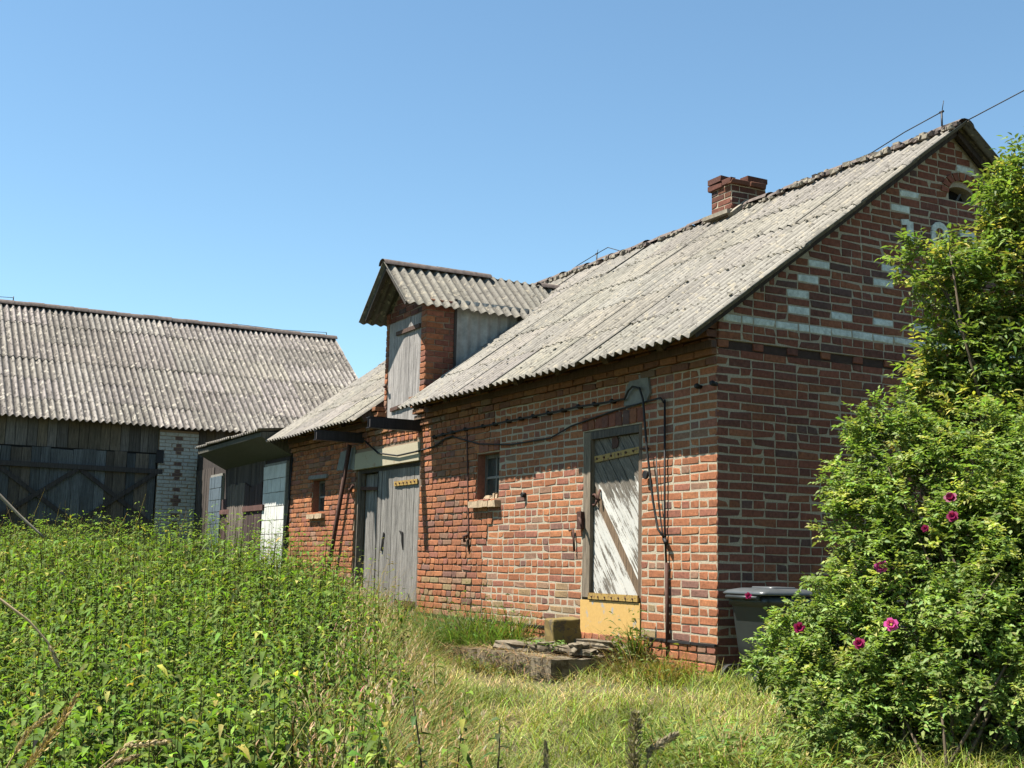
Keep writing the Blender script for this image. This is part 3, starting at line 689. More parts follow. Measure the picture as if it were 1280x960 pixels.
for X, sg in ((-6.215, 1), (-7.50, -1)):
    n = 56; ck = MB()
    for q in range(n):
        ya, yb = .42+q*(1.42/n), .42+(q+1)*(1.42/n); f = lambda y: X+sg*.016*math.cos(2*math.pi*y/.15)
        za, zb = roofz(ya)-.04, roofz(yb)-.04
        if za < 4.38: ck.poly([(f(ya), ya, za), (f(yb), yb, min(zb, 4.39)), (f(yb), yb, 4.40), (f(ya), ya, 4.40)], 'cheek')
    put(ck.build('dormer_cheek', fix=False), dm)
ct = MB(); ct.box((-6.235, .40, 3.2), (-6.175, .435, 4.40), 'dark', (.05, .045, .04)); put(ct.build('corner_batten'), dm)
dr = MB(); yA, yB = -.37, 2.62; SLd = math.hypot(.80, .80*LZ); cu, su = .80/SLd, .80*LZ/SLd
def dsag(u, s): return -.018*max(0, (u-1.4))
for sg in (1, -1):
    def dcut(u, s, sg=sg):
        x = DXC+sg*(.80-s*cu); y = yA+u; z = DR-(.80-s*cu)*LZ
        return roofz(y)-.12 > z
    dr = MB(); corrugated(dr, (DXC+sg*.80, yA, DR-.80*LZ), (0, 1, 0), (-sg*cu, 0, su), (sg*su, 0, cu), yB-yA, SLd, 1, 'roof', wave=.13, amp=.020, cut=dcut, seed=9+sg, jz=.006, sag=dsag, sheet=1.05)
    put(dr.build('dormer_roof_slope', fix=False), dm)
dc = MB(); y = yA-.02
while y < 2.5:
    L = .42; bare = 1.15 < y < 1.75
    if not bare:
        k = len(dc.v); n = 6; z = DR+.012-.018*max(0, y-1.0)
        for e, yy in enumerate((y, y+L)):
            for t in range(n+1): a = math.pi*t/n; dc.v.append((DXC-.10*math.cos(a)*1.1, yy, z-.05+(.10-.006*e)*math.sin(a)*.85))
        for t in range(n): dc.face([k+t, k+t+1, k+n+2+t, k+n+1+t], 'ridge', (1, 1, 1), True)
    elif dc.v: put(dc.build('dormer_ridge_cap'), dm); dc = MB()
    y += L-.012
put(dc.build('dormer_ridge_cap'), dm)
dtm = MB()
for sg in (1, -1): dtm.bar((DXC+sg*.72, -.30, DR-.72*LZ-.065), (DXC, -.30, DR-.065), .05, .05, 'dark', (.07, .06, .05), upv=(0, 1, 0))
put(dtm.build('dormer_rafter'), dm)
ld = MB(); x = -7.465
while x < -6.37:
    wd = rnd.uniform(.14, .20); c = rnd.uniform(.85, 1.15); ld.box((x, .005+rnd.uniform(0, .006), 2.74), (min(x+wd, -6.355)-.007, .03, 4.205), 'wood', (.32*c, .295*c, .275*c), .003); x += wd
ld.box((-7.47, .034, 2.75), (-6.36, .05, 4.2), 'hole')
ldo = ld.build('loft_door'); put(ldo, dm)
st = MB(); st.bar((-7.18, -.012, 4.03), (-6.38, -.012, 4.03), .02, .055, 'dark', (.10, .06, .045)); put(st.build('door_strap'), dm); st = MB(); st.bar((-7.3, -.012, 2.98), (-6.42, -.012, 3.02), .02, .05, 'dark', (.10, .055, .04)); put(st.build('door_strap'), dm); st = MB(); st.tube([(-7.5, -.01, 3.32), (-7.44, -.06, 3.32), (-7.38, -.06, 3.32)], .018, 'rust'); put(st.build('door_hook'), dm)

# --- cables, conduit, insulators on the wall
cb = MB()
INS = [(-5.741, 2.476), (-5.481, 2.486), (-5.205, 2.493), (-4.85, 2.50), (-4.383, 2.497), (-4.099, 2.497), (-3.768, 2.502), (-3.468, 2.502), (-3.178, 2.502), (-2.848, 2.505), (-2.548, 2.505), (-2.229, 2.512), (-1.922, 2.505), (-1.6, 2.50), (-.22, 2.49), (.0, 2.49)]
cb.tube([(x, -.055, z) for x, z in INS[:14]]+[(-1.36, -.06, 2.50), (-1.28, -.07, 2.57), (-1.2, -.075, 2.60), (-1.08, -.075, 2.57), (-1.03, -.07, 2.46), (-.97, -.065, 2.0), (-.87, -.06, 1.5), (-.80, -.055, 1.25), (-.72, -.05, 1.18)], .011, 'cable')
cb.tube([(-8.19, -.03, 2.62), (-7.6, -.05, 2.40), (-6.91, -.05, 2.32), (-6.2, -.05, 2.335), (-5.76, -.04, 2.36), (-5.41, -.04, 2.44), (-5.2, -.04, 2.45)], .012, 'cable')
cb.tube([(-5.2, -.04, 2.44), (-4.5, -.03, 2.30), (-3.72, -.03, 2.235), (-2.82, -.03, 2.24), (-2.4, -.03, 2.33), (-1.58, -.03, 2.41), (-1.0, -.04, 2.44), (-.78, -.045, 2.45), (-.735, -.04, 2.40)], .009, 'cable')
cb.tube([(-.87, -.03, 1.9), (-.82, -.03, 1.5), (-.75, -.04, 1.2), (-.70, -.05, 1.14)], .006, 'cable')
cb.build('wall_cable', bld)
for x, z in INS:
    ins = MB(); ins.tube([(x, 0, z), (x, -.03, z), (x, -.05, z+.005), (x, -.07, z+.005)], [.016, .02, .026, .018], 'black', n=8); ins.build('insulator', bld)
cd = MB(); cd.tube([(-.735, -.03, 2.43), (-.73, -.03, 1.3), (-.70, -.03, .9)], .010, 'black'); cd.tube([(-.70, -.028, .95), (-.675, -.03, .1)], .018, 'rust')
cd.tube([(-1.02, -.03, 1.755), (-1.02, -.055, 1.755)], .04, 'black', n=8); cd.tube([(-.74, -.03, 1.17), (-.66, -.06, 1.12)], .02, 'black')
cd.build('conduit_pipe', bld)
hk = MB(); hk.tube([(-4.85, -.02, 2.47), (-4.80, -.02, 1.9), (-4.74, -.02, 1.35), (-4.72, -.02, 1.05)], .012, 'rust'); hk.build('wall_hook', bld); hk = MB(); hk.tube([(-4.74, -.02, 1.24), (-4.80, -.06, 1.22), (-4.76, -.06, 1.16)], .02, 'rust'); hk.build('wall_hook', bld); hk = MB(); hk.tube([(-2.42, -.02, 1.26), (-2.33, -.03, 1.27), (-2.30, -.03, 1.05)], .012, 'rust')
hk.build('wall_hook', bld); hk = MB(); hk.tube([(-3.40, .0, 1.66), (-3.40, -.05, 1.66)], .03, 'black'); hk.build('wall_hook', bld); hk = MB(); hk.tube([(-11.72+.3, -.03, 2.6), (-11.5, -.05, 1.6), (-11.62, -.06, .6)], .012, 'cable')
hk.build('wall_hook', bld)

# ------------------------------------------------------------------ leaning pole
lp = MB(); lp.tube([(-9.66, -.12, -.05), (-9.2, -.11, .9), (-8.62, -.09, 2.585)], .034, 'rust', n=8)
tag(lp.build('leaning_pole'), 'rusty iron pole leaning on the brick wall left of the double plank door', 'pole')

# ------------------------------------------------------------------ shed between building and barn
sh = thing('lean_to_shed', 'low shed with dark plank doors between two pale block panels under a dark roof', 'shed', (-14.4, 0, 0))
sw_ = MB(); x = -17.93
sw_.box((-17.93, .03, -.2), (-11.75, .25, 3.0), 'dark', (.05, .04, .035))
while x < -11.76:
    wd = rnd.uniform(.14, .2); c = rnd.uniform(.7, 1.25)
    if not (-16.66 < x < -15.7 or x > -13.05): sw_.box((x, .004+rnd.uniform(0, .01), -.1), (min(x+wd, -11.76)-.01, .035, 2.72), 'dark', (.085*c, .068*c, .058*c), .003)
    x += wd
sw_.build('plank_wall', sh)
for x0, x1, lab in ((-16.66, -15.77, 'narrow block panel left of the shed door, its shade painted in as blue grey'), (-12.99, -11.755, 'white block panel, sunlit below, right of the shed door')):
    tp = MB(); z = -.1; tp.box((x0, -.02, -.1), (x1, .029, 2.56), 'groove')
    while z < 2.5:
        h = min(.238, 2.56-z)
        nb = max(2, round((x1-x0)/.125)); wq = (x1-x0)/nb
        for q in range(nb): tp.box((x0+q*wq+.002, -.034+rnd.uniform(-.003, .003), z+.006), (x0+(q+1)*wq-.004, -.015, z+h-.006+rnd.uniform(-.004, .003)), 'tile' if x0 > -13 else 'shadetile', j=.002)
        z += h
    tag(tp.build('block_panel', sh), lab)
ds = MB(); x = -15.72
while x < -14.15:
    wd = rnd.uniform(.12, .2); gr = x > -15.3; c = rnd.uniform(.75, 1.2)
    ds.box((x, -.045 if gr else -.02, -.05), (x+wd-.012, -.012 if gr else 0, (2.30 if gr else 2.05)+rnd.uniform(-.03, .01)), 'dark', tuple(v*c for v in ((.17, .135, .11) if gr else (.085, .05, .045))), .004); x += wd
tag(ds.build('shed_door', sh), 'left plank door leaf with paler middle boards')
d2 = MB(); x = -14.12
while x < -13.05:
    wd = rnd.uniform(.13, .2); c = rnd.uniform(.7, 1.2); d2.box((x, -.04, -.05), (min(x+wd, -13.02)-.014, -.008, 2.25+rnd.uniform(-.06, .02)), 'dark', tuple(v*c for v in (.085, .055, .05)), .004); x += wd
tag(d2.build('shed_door', sh), 'right dark brown plank door leaf')
d3 = MB(); d3.box((-14.1, -.07, 1.75), (-12.86, -.042, 1.85), 'dark', (.12, .06, .05), .006); d3.build('door_strap', sh); d3 = MB(); d3.box((-15.75, -.05, 1.74), (-15.1, -.022, 1.83), 'dark', (.12, .06, .05), .006); d3.build('door_strap', sh)
sr = MB()
P = lambda x, y, z: (x, y, z)
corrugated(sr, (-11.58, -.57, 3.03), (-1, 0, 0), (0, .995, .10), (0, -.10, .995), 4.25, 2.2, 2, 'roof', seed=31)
sr.build('shed_roof', sh, fix=False)
sf = MB(); sf.hexa([(-15.75, -.53, 2.90), (-11.62, -.53, 2.925), (-11.62, .02, 2.64), (-15.75, .02, 2.62), (-15.75, -.53, 2.985), (-11.62, -.53, 3.0), (-11.62, .02, 3.04), (-15.75, .02, 3.02)], 'dark', (.10, .095, .075)); sf.build('eave_board', sh)

# ------------------------------------------------------------------ barn on the left
BX = -18.0
barn = thing('timber_barn', 'dark boarded barn with long lichen spotted corrugated roof and cross braced door', 'barn', (-22, -3, 0))
bw = MB(); y = -14.0
bw.box((BX-.2, -14, -.3), (BX-.05, 4.3, 3.72), 'dark', (.03, .028, .025))
while y < 4.3:
    wd = rnd.uniform(.14, .24); c = rnd.uniform(.55, 1.35); tint = rnd.random(); z0 = -.2 if y > 0 or y < -8 else 3.06
    bw.box((BX-.05+rnd.uniform(0, .008), y, z0), (BX-.02, min(y+wd, 4.3)-.01, 3.74), 'dark', tuple(v*c for v in ((.13, .115, .10) if tint < .6 else (.15, .12, .085))), .003); y += wd
bw.build('plank_wall', barn)
bo = MB()
bo.box((BX-26, -14, -.3), (BX-25.8, 4.3, 3.9), 'dark', (.1, .09, .08)) if False else None
bo.box((-26.1, -14, -.3), (-25.95, 4.3, 3.72), 'dark', (.09, .08, .07)); bo.prism([(BX-.22, 4.25, -.3), (-25.9, 4.25, -.3), (-25.9, 4.25, 3.7), (-22, 4.25, 6.5), (BX-.22, 4.25, 3.7)], (0, -.12, 0), 'dark', (.10, .09, .08)); bo.build('rear_boarding', barn)
bdr = MB(); y = -7.9
while y < -.84:
    wd = rnd.uniform(.15, .27); c = rnd.uniform(.55, 1.45); t = rnd.random()
    gap = rnd.choice([.006, .008, .02]); bdr.box((BX+.0+rnd.uniform(0, .012), y, .1), (BX+.03, min(y+wd, -.83)-gap, 3.03+rnd.uniform(-.02, .02)), 'dark', tuple(v*c for v in ((.10, .105, .105) if t < .65 else (.13, .105, .08))), .004); y += wd
bdr.box((BX-.03, -7.9, .1), (BX-.012, -.84, 3.04), 'hole')
bdo = bdr.build('barn_door', barn)
br = MB()
br.bar((BX+.07, -7.9, 2.70), (BX+.07, -.72, 2.665), .07, .10, 'dark', (.06, .05, .045)); br.bar((BX+.06, -7.9, 1.52), (BX+.06, -.85, 1.50), .06, .12, 'dark', (.06, .05, .045))
for a, b in ((-7.9, -5.7), (-5.7, -3.95), (-3.95, -2.42), (-2.36, -.86)):
    br.bar((BX+.055, a, 2.63), (BX+.055, b, 1.55), .045, .085, 'dark', (.055, .045, .04)); br.bar((BX+.075, a, 1.55), (BX+.075, b, 2.63), .045, .085, 'dark', (.055, .045, .04))
put(br.build('door_brace'), bdo)
bc = MB(); bc.box((BX-.02, -.815, -.3), (BX+.085, .0, 3.55), 'mortar')
Pc = lambda u, v, d: (BX+.085+d, -.815+u, v); n = 0; z = -.2
dia = {k: v for k, v in zip(range(8), (0, 1, 2, 1, 0, 0, 0, 0))}
while z < 3.5:
    wr = (.10, .20, .10, 0, .14, 0, .0)[n % 7] if z > .4 else 0
    segs = []
    if wr: segs = [(.4075-wr/2, .4075+wr/2, 1)]; lims = [(0, .4075-wr/2-.011), (.4075+wr/2+.011, .815)]
    else: lims = [(0, .815)]
    for a, b in lims:
        u = a; L = .118 if n % 2 else .248
        while u < b-.02: e = min(u+L, b); segs.append((u, e, 0)); u = e+.011; L = .248
    for a, b, red in segs: one_brick(bc, Pc, a, b, z, z+.066, -.02, .008, (.135, .085, .07) if red else (1, 1, 1), 'brick' if red else 'slate')
    z += .0773; n += 1
tag(bc.build('brick_pier', barn), 'pale brick pier with a column of dark red bricks')
ih = MB(); ih.box((BX+.09, -.87, 2.84), (BX+.12, -.72, 3.12), 'black', j=.01); ih.build('hinge_plate', barn)
rb = MB(); bcs = 4.3/math.hypot(4.3, 3.06); bsn = 3.06/math.hypot(4.3, 3.06); bl = math.hypot(4.3, 3.06)
def bsag(u, s): return .02*nz(u*.5, s*.6, 5)
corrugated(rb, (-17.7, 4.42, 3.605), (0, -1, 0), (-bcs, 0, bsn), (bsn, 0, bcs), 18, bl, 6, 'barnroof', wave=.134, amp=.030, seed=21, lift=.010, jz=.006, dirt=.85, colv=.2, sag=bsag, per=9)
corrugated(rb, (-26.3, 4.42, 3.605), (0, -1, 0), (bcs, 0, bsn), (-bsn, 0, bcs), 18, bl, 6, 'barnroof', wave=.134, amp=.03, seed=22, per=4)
moss(rb, (-17.7, 4.42, 3.605), (0, -1, 0), (-bcs, 0, bsn), (bsn, 0, bcs), 13, bl, 6, 2600, 43, .35)
brf = rb.build('roof', barn, fix=False)
bk = MB(); y = 4.46
while y > -13.5:
    L = .34; k = len(bk.v); z = 6.665+.02+rnd.uniform(-.008, .008)
    for e, yy in enumerate((y, y-L)):
        for t in range(7): a = math.pi*t/6; bk.v.append((-22-.15*math.cos(a), yy, z-.06+(.12-.008*e)*math.sin(a)))
    for t in range(6): bk.face([k+t, k+t+1, k+8+t, k+7+t], 'ridge', (1, 1, 1), True)
    y -= L-.01
put(bk.build('ridge_cap'), brf)
bt = MB(); bt.bar((-17.75, 4.36, 3.52), (-22, 4.36, 6.56), .05, .10, 'dark', (.05, .045, .04)); put(bt.build('barge_board'), brf)
for (y, z) in ((-3.48, 6.83), (4.2, 6.80)):
    l2 = MB(); l2.tube([(-22, y, 6.66), (-22, y, z)], .012, 'steel'); l2.tube([(-22, y, 6.80), (-22, y-1.2, 6.74), (-22, y-2.5, 6.76)], .007, 'cable'); put(l2.build('lightning_rod'), brf)

# ------------------------------------------------------------------ wheelie bin
wb = thing('wheelie_bin', 'grey plastic wheeled bin with closed lid beside the gable wall', 'bin', (.36, .3, 0))
bx0, bx1, by0, by1, zb, zt = .12, .60, .02, .57, -.06, .70
bo_ = MB(); rings = []
def rr_ring(x0, x1, y0, y1, z, r, n=4):
    out = []
    for cx, cy, a0 in ((x1-r, y1-r, 0), (x0+r, y1-r, 90), (x0+r, y0+r, 180), (x1-r, y0+r, 270)):
        for k in range(n+1): a = R(a0+90*k/n); out.append((cx+r*math.cos(a), cy+r*math.sin(a), z))
    return out
def loft(mb, rings, mat, cap=True):
    k = len(mb.v); n = len(rings[0])
    for r in rings: mb.v += r
    for i in range(len(rings)-1):
        for t in range(n): mb.face([k+i*n+t, k+i*n+(t+1) % n, k+(i+1)*n+(t+1) % n, k+(i+1)*n+t], mat, (1, 1, 1), True)
    if cap: mb.face(list(range(k, k+n))[::-1], mat); e = k+(len(rings)-1)*n; mb.face(list(range(e, e+n)), mat)
loft(bo_, [rr_ring(bx0+.06, bx1-.06, by0+.10, by1-.07, zb+.04, .03), rr_ring(bx0+.03, bx1-.03, by0+.05, by1-.03, .3, .04), rr_ring(bx0+.01, bx1-.01, by0+.01, by1-.01, zt-.10, .05), rr_ring(bx0+.008, bx1-.008, by0+.008, by1-.008, zt-.09, .05), rr_ring(bx0-.012, bx1+.012, by0-.012, by1+.012, zt-.085, .05), rr_ring(bx0-.012, bx1+.012, by0-.012, by1+.012, zt-.01, .05)], 'bin')
bo_.tube([(bx0+.05, by0+.005, zb+.085), (bx1-.05, by0+.005, zb+.085)], .012, 'black'); bo_.box((bx0+.1, by0-.01, zb+.05), (bx1-.1, by0+.14, zb+.14), 'bin'); bo_.build('body', wb)
lid = MB(); loft(lid, [rr_ring(bx0-.025, bx1+.025, by0-.05, by1+.045, zt, .05), rr_ring(bx0-.03, bx1+.03, by0-.06, by1+.05, zt+.012, .05), rr_ring(bx0-.015, bx1+.015, by0-.03, by1+.03, zt+.035, .06), rr_ring(bx0+.06, bx1-.06, by0+.06, by1-.08, zt+.055, .06)], 'binlid')
loft(lid, [rr_ring(bx0+.09, bx1-.09, by0+.14, by1-.12, zt+.05, .05), rr_ring(bx0+.10, bx1-.10, by0+.15, by1-.13, zt+.068, .05)], 'binlid')
lid.build('lid', wb)
hd = MB(); hd.tube([(bx0+.04, by0-.05, zt-.02), (bx1-.04, by0-.05, zt-.02)], .016, 'bin', n=8)
for x in (bx0+.06, (bx0+bx1)/2, bx1-.06): hd.bar((x, by0-.05, zt-.02), (x, by0+.02, zt-.03), .03, .035, 'bin')
hd.build('handle', wb)
for x in (bx0+.0, bx1-.05):
    wl = MB()
    for rad, wdt, m_, z in ((.10, .05, 'rubber', 0), (.062, .062, 'bin', 0), (.02, .075, 'black', 0)): wl.tube([(x+.025-wdt/2, by0+.005, zb+.085), (x+.025+wdt/2, by0+.005, zb+.085)], rad, m_, n=20)
    wl.build('wheel', wb)

# ------------------------------------------------------------------ door step, block, rubble
st = MB(); prof = [(-1.06, -1.0), (-1.05, -.02), (-3.35, -.02), (-3.3, -.55), (-2.85, -.98), (-2.3, -.93), (-2.0, -1.03), (-1.6, -.985)]
def stz(x, y): return .085+.10*max(0, (y+.55)/.55)+.012*nz(x*3, y*3, 2)-.05*max(0, (-x-2.4))
nxs, nys = 30, 16; top = {}
for i in range(nxs+1):
    for j in range(nys+1):
        x = -1.06-2.25*i/nxs; yf = -1.0+.04*nz(x*4, 0, 7)+.25*max(0, -x-2.75); y = yf+( -.01-yf)*j/nys
        top[i, j] = len(st.v); st.v.append((x+.01*nz(x*9, y*9, 1), y, stz(x, y)+.012*nz(x*11, y*11, 4)))
for i in range(nxs):
    for j in range(nys): st.face([top[i, j], top[i+1, j], top[i+1, j+1], top[i, j+1]], 'concrete')
edge = [top[i, 0] for i in range(nxs+1)]+[top[nxs, j] for j in range(1, nys+1)]
edge2 = [top[0, j] for j in range(nys, -1, -1)]
for ed in (edge, edge2):
    lo2 = []
    for v in ed: lo2.append(len(st.v)); x, y, z = st.v[v]; st.v.append((x, y, -.35))
    mid = []
    for q in range(len(ed)-1): st.face([ed[q], ed[q+1], lo2[q+1], lo2[q]], 'concrete')
stp = st.build('door_step'); tag(stp, 'broken low concrete step in front of the white diagonal door', 'step')
def rock(name, c, size, mat, seed, label, cat, rough=.12, rz=0, group=None):
    import bmesh
    bm = bmesh.new(); bmesh.ops.create_cube(bm, size=1); bmesh.ops.bevel(bm, geom=bm.edges[:], offset=.07, segments=2, affect='EDGES', profile=.5)
    bmesh.ops.subdivide_edges(bm, edges=bm.edges[:], cuts=2, use_grid_fill=True)
    for v in bm.verts:
        k = v.co.copy(); v.co += Vector((mnoise.noise(k*2.2+Vector((seed, 0, 0))), mnoise.noise(k*2.2+Vector((0, seed, 3))), mnoise.noise(k*2.2+Vector((5, 0, seed)))))*rough+k.normalized()*mnoise.noise(k*7+Vector((seed, 1, 1)))*rough*.3
        v.co = Vector((v.co.x*size[0], v.co.y*size[1], v.co.z*size[2]))
    bmesh.ops.recalc_face_normals(bm, faces=bm.faces); me = bpy.data.meshes.new(name); bm.to_mesh(me); bm.free(); me.materials.append(M[mat])
    ca = me.color_attributes.new('Col', 'FLOAT_COLOR', 'CORNER'); ca.data.foreach_set('color', [1.0]*len(me.loops)*4)
    o = bpy.data.objects.new(name, me); COL.objects.link(o); o.location = c; o.rotation_euler = (rnd.uniform(-.06, .06), rnd.uniform(-.06, .06), rz)
    return tag(o, label, cat, group)
rock('stone_block', (-1.76, -.47, .285), (.21, .29, .25), 'moss', 3, 'square mossy yellow stone block standing on the door step', 'stone block', .07, -.1)
rock('concrete_slab', (-2.12, -.72, .125), (.48, .32, .085), 'concrete', 8, 'loose flat slab of pale concrete lying at the front of the step', 'slab', .12, .25)
rock('broken_slab', (-1.45, -.34, .20), (.72, .16, .06), 'concrete', 11, 'long broken slab strip lying just below the yellow kick plate', 'slab', .10, -.06)
rock('broken_slab', (-1.42, -.58, .145), (.62, .16, .055), 'concrete', 15, 'thin broken slab strip crossing the middle of the step', 'slab', .12, .08)
rock('rubble_stone', (-1.72, -.66, .15), (.15, .11, .09), 'concrete', 23, 'small angular stone lying between the slabs on the step', 'stone', .2, .6)
rock('rubble_stone', (-1.22, -.62, .16), (.16, .13, .10), 'concrete', 31, 'small stone at the right edge of the step', 'stone', .2, 1.6)

# ------------------------------------------------------------------ straw lying on the step
def straw_litter():
    g = np.random.default_rng(77); n = 1500; X = g.uniform(-3.3, -1.0, n); Y = -1.06+1.02*g.random(n)**1.3
    Y = np.where(g.random(n) < .35, g.uniform(-1.1, -.9, n), Y); Z = np.array([stz(x, y) for x, y in zip(X, Y)])+.012; Z = np.where(Y < -1.0, Z-g.uniform(.0, .18, n), Z)
    az = g.uniform(0, 6.28, n); el = g.normal(0.05, .22, n); D = np.stack([np.cos(az)*np.cos(el), np.sin(az)*np.cos(el), np.sin(el)], 1)
    V, Fc, C = blades(np.stack([X, Y, Z], 1), D, g.uniform(.06, .26, n), np.full(n, .005), g.uniform(-.2, .5, n), jit((.27, .19, .09), n, g, .35), 3, az)
    tag(np_mesh('straw_litter', V, Fc, C, 'straw'), 'dead brown straw lying over the broken concrete step', 'straw', kind='stuff')
straw_litter()

# ------------------------------------------------------------------ power line
pw = MB(); A = Vector((.25, RY, RZ+.02)); B = A+(Vector((2.706, .692, 4.383))-Vector((.25, 2.913, 5.34)))*3.0
pts = []
B = A+(Vector((CX, CY, CZ))+12.2*(fw+(1282-640)/F*rr-(112-480)/F*uu)-A)*2.6
for k in range(13): t = k/12; p = A.lerp(B, t); pts.append((p.x, p.y, p.z-.35*4*t*(1-t)*0))
PL0 = Vector((CX, CY, CZ)); 
pw.tube(pts, .006, 'cable')
tag(pw.build('power_line'), 'black overhead cable running up from the roof ridge to the upper right', 'cable')

# ------------------------------------------------------------------ nettles
rg = np.random.default_rng(11)
BND = [(-12.5, -.15), (-8.6, -.35), (-6.4, -.85), (-3.45, -1.85), (-.6, -2.97), (1.4, -3.75), (2.9, -4.3), (5.0, -5.2)]
def bnd_y(x): return np.interp(x, [b[0] for b in BND], [b[1] for b in BND])
def make_nettles():
    # plants: positions with size
    N = 11500; X = rg.uniform(-17, 6.2, N); Y = rg.uniform(-8.2, -.1, N)
    by = bnd_y(X)+.26*np.sin(X*2.1)+.18*np.sin(X*5.3)+rg.normal(0, .16, N)
    dcam = np.hypot(X-CX, Y-CY)
    # keep only the wedge the view can touch
    ang = np.arctan2(-(X-CX), Y-CY)     # heading from +Y toward -X
    keep = (Y < by) & (ang > YAW-.15) & (ang < YAW+.52) & (dcam > 2.3)
    X, Y, by, dcam = X[keep], Y[keep], by[keep], dcam[keep]
    n = len(X); H = .82+.88*np.clip((-Y-.9)/2.2, 0, 1)*np.clip((-X+1)/7, 0, 1)
    clp = np.array([nz(x, y, 2, 1.1)+.6*nz(x, y, 9, 3.1) for x, y in zip(X, Y)]); H = H*(1+.24*clp); H = H*rg.normal(1, .15, n)*np.clip(.62+.38*np.clip((by-Y)/.5, 0, 1), .4, 1); H = np.where(dcam < 5, np.minimum(H, .95), H)
    tall = rg.random(n) < .09; H = np.minimum(np.where(tall, H*1.14, H), 1.72+rg.normal(0, .09, n))
    Z = gz(X, Y)
    parts = []; stems = []
    lean = rg.normal(0, .07, (n, 2))
    dens = np.where(dcam > 11, 9, 12)
    LP = []; LD = []; LL = []; LW = []; LDr = []; LC = []
    for k in range(12):
        t = .30+.70*(k+rg.uniform(-.2, .2, n))/11.0; t = np.clip(t, .25, 1)
        sel = np.ones(n, bool) if k % 2 == 0 else dcam < 12
        az = (k % 2)*math.pi/2+rg.uniform(0, 6.28, 1)+np.arange(n)*1.7
        size = (.050+.048*np.sin(np.clip((1-t)*2.6, 0, math.pi/1.6)))*np.where(t > .93, .55, 1)
        for sd in (0, math.pi):
            a = az+sd+rg.normal(0, .3, n); el = np.where(t > .9, rg.uniform(.3, 1.0, n), rg.uniform(.0, .55, n))
            base = np.stack([X+lean[:, 0]*t*H, Y+lean[:, 1]*t*H, Z+H*t], 1); d = np.stack([np.cos(a)*np.cos(el), np.sin(a)*np.cos(el), np.sin(el)], 1)
            s = sel; L = size*.90*rg.uniform(.8, 1.25, n)*np.where(dcam > 12, 1.25, 1)
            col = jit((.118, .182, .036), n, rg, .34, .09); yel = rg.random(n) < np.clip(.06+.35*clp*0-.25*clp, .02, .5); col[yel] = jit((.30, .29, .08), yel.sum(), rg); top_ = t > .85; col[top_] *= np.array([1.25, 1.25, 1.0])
            LP.append((base+d*.015)[s]); LD.append(d[s]); LL.append(L[s]); LW.append((L*rg.uniform(.34, .46, n))[s]); LDr.append(rg.uniform(.8, 2.0, n)[s]); LC.append(col[s])
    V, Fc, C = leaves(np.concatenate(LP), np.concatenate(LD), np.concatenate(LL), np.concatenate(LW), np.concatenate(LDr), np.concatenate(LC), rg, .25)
    # stems as crossed thin blades (triangulated)
    P = np.stack([X, Y, Z], 1); D = np.stack([lean[:, 0], lean[:, 1], np.ones(n)], 1)
    out = [(V, Fc, C)]
    for a in (0, 1.57):
        v, f, c = blades(P, D, H*1.0, np.full(n, .009), np.full(n, .0), jit((.075, .075, .03), n, rg), 2, np.full(n, a))
        out.append((v, np.concatenate([f[:, [0, 1, 2]], f[:, [0, 2, 3]]]), np.concatenate([c, c])))
    m = 1500; ii = rg.integers(0, n, m); a = rg.uniform(0, 6.28, m); el = rg.uniform(1.1, 1.5, m)     # dry grass stalks among the nettles
    v, f, c = blades(P[ii]+rg.normal(0, .08, (m, 3))*np.array([1, 1, 0]), np.stack([np.cos(a)*np.cos(el), np.sin(a)*np.cos(el), np.sin(el)], 1), H[ii]*rg.uniform(.85, 1.25, m), np.full(m, .005), rg.uniform(0, .5, m), jit((.34, .26, .12), m, rg, .3), 4, a)
    out.append((v, np.concatenate([f[:, [0, 1, 2]], f[:, [0, 2, 3]]]), np.concatenate([c, c])))
    # drooping catkin-like flower strings near tops
    m = int(n*.5); ii = rg.integers(0, n, m*5); t = rg.uniform(.6, .97, len(ii)); a = rg.uniform(0, 6.28, len(ii))
    P = np.stack([X[ii]+lean[ii, 0]*t*H[ii], Y[ii]+lean[ii, 1]*t*H[ii], Z[ii]+H[ii]*t], 1); D = np.stack([np.cos(a), np.sin(a), np.full(len(ii), .1)], 1)
    v, f, c = blades(P, D, np.full(len(ii), .055), np.full(len(ii), .006), np.full(len(ii), -.1), jit((.20, .21, .07), len(ii), rg), 2, a)
    v[:, 2] -= 0; out.append((v, np.concatenate([f[:, [0, 1, 2]], f[:, [0, 2, 3]]]), np.concatenate([c, c])))
    V, Fc, C = cat_mesh(out)
    o = np_mesh('nettle_patch', V, Fc, C, 'nettle'); tag(o, 'dense patch of tall green stinging nettles filling the left foreground', 'nettles', kind='stuff')
make_nettles()

# ------------------------------------------------------------------ lawn and dry grass
def in_step(X, Y): return (X > -3.3) & (X < -1.03) & (Y > -1.03)

